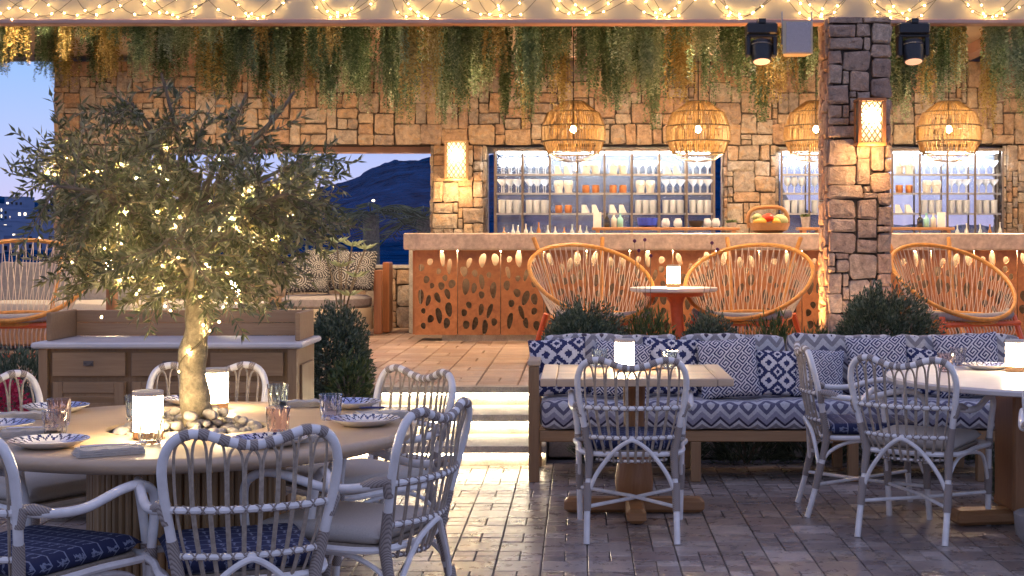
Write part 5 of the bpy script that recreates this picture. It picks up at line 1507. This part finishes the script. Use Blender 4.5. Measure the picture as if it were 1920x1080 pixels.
for k, (x, y) in enumerate(SPOTS):
    e = E('ceiling_spotlight', (x, y, 3.62), 'white ceiling spotlight of a mostly added set among the hanging plants', 'spotlight', 'ceiling spotlights')
    O('housing', MB().lathe([(.045, -.28), (.05, -.10), (.045, -.08)], 16).mesh('housing', 'ceramic', True), e)
    O('stem', MB().tube([(0, 0, -.09), (0, 0, 0)], .012, 8).mesh('stem', 'black'), e)
    O('lens', MB().lathe([(.034, -.285), (.04, -.2805)], 16).mesh('lens', 'headlens', True), e)
    point('ceiling_spot_light', None, (x, y, 3.62 - .31), (138 if y > 14 else 55 if y < 12 else 100), (1.0, .71, .46), .05, 165, (R(20 if y > 14 else 0), 0, 0))
# upright ground light at the pillar foot
e = E('ground_uplight', (1.62, 11.15, ZP), 'small brass uplight on the terrace beside the pillar', 'uplight')
O('housing', MB().lathe([(.04, 0), (.045, .005), (.045, .06), (.038, .062)], 16).mesh('housing', 'darksteel', True), e)
point('uplight', None, (1.62, 11.1, ZP + .10), 150, (1.0, .42, .12), .03, 110, (R(180), R(-14), 0))

e = E('ground_uplight', (2.06, 10.36, ZB), 'small brass uplight added unseen in the planting bed before the pillar', 'uplight')
O('housing', MB().lathe([(.04, 0), (.045, .005), (.045, .06), (.038, .062)], 16).mesh('housing', 'darksteel', True), e)
point('uplight', None, (2.06, 10.36, ZB + .10), 42, (1.0, .66, .42), .03, 100, (R(180 - 8), 0, 0))  # added unseen light that warms and brightens the pillar front
# --- hanging plants
def vine(L, w, n, mat, seed):
    r = random.Random(seed); mb = MB()
    for k in range(n):
        x, y = r.gauss(0, w * .42), r.gauss(0, .045); l_ = L * r.uniform(.70, 1.0); st = int(l_ / .011)
        ph = r.uniform(0, 6)
        for i in range(st):
            t = i / st; z = -t * l_
            c = Vector((x * (.7 + .5 * t - .3 * t * t) + .014 * math.sin(t * 7 + ph), y * (.7 + .5 * t) + .012 * math.cos(t * 6 + ph), z))
            sz = (.027 if t < .85 else .019) * r.uniform(.6, 1.2)
            for s in (1, -1):
                a = r.uniform(0, 6.28); d = Vector((math.cos(a) * s, math.sin(a) * s, -.65)).normalized(); u = d.orthogonal().normalized() * sz * .26
                mb.add([c, c + d * sz * .5 + u, c + d * sz, c + d * sz * .5 - u], [(0, 1, 2, 3)])
    return mb.mesh('vine', mat)
VM = {'g': [vine(1.0, .085, 24, 'vine', 100 + k) for k in range(5)], 'y': [vine(1.0, .065, 18, 'vinegold', 200 + k) for k in range(3)], 'p': [vine(1.0, .07, 20, 'vinepale', 300 + k) for k in range(2)]}
VL = {'g': 'dark green trailing plant hanging from the roof', 'y': 'golden dry trailing plant hanging from the roof', 'p': 'pale silvery green trailing plant hanging from the roof'}
r_ = random.Random(21)
for Y, sp, l0, l1 in ((11.32, .19, .85, 1.22), (11.9, .20, .95, 1.36), (12.8, .24, .92, 1.34), (13.7, .32, .85, 1.2)):
    x = wx(-30, Y)
    while x < wx(1950, Y):
        px = 1088 + 2750 * x / Y
        t = r_.choices('gyp', (6, 1.7, 2.6))[0]
        f = .62 + .38 * min(1, max(0, (px - 60) / 700)) if px < 760 else 1.0
        l = r_.uniform(l0, l1) * f
        if t == 'y': l = min(1.36, l * 1.1)
        l *= .95
        if any(abs(px - q) < 75 for q, _ in PEND): l *= .86
        hide = any(abs(x - wx(q, 14.2)) < .16 and abs(Y - 14.2) < .6 for q, _ in PEND) or (1.7 < x < 2.45 and Y < 11.6)
        pf = 1088 + 2750 * x / Y
        zone = next(z_ for lim, z_ in ((110, 'in front of the open sky'), (812, 'above the view window'), (905, 'above the lantern pier'), (1365, 'above the first shelf unit'), (1535, 'between the golden pier and the pillar'), (9999, 'past the stone pillar')) if pf < lim)
        hide = hide or any(math.hypot(x - a_, Y - b_) < .42 for a_, b_ in SPOTS)
        if not hide:
            tag(O('hanging_plant', r_.choice(VM[t]), None, (x, Y + r_.uniform(-.12, .12), 3.615), (0, 0, r_.uniform(0, 6)), (r_.uniform(.7, 1.5), r_.uniform(.8, 1.4), l)), VL[t].replace('from the roof', zone), 'hanging plant', {'g': 'dark', 'y': 'golden', 'p': 'pale'}[t] + ' trailing plants ' + zone)
        x += sp * r_.uniform(.35, 1.55)
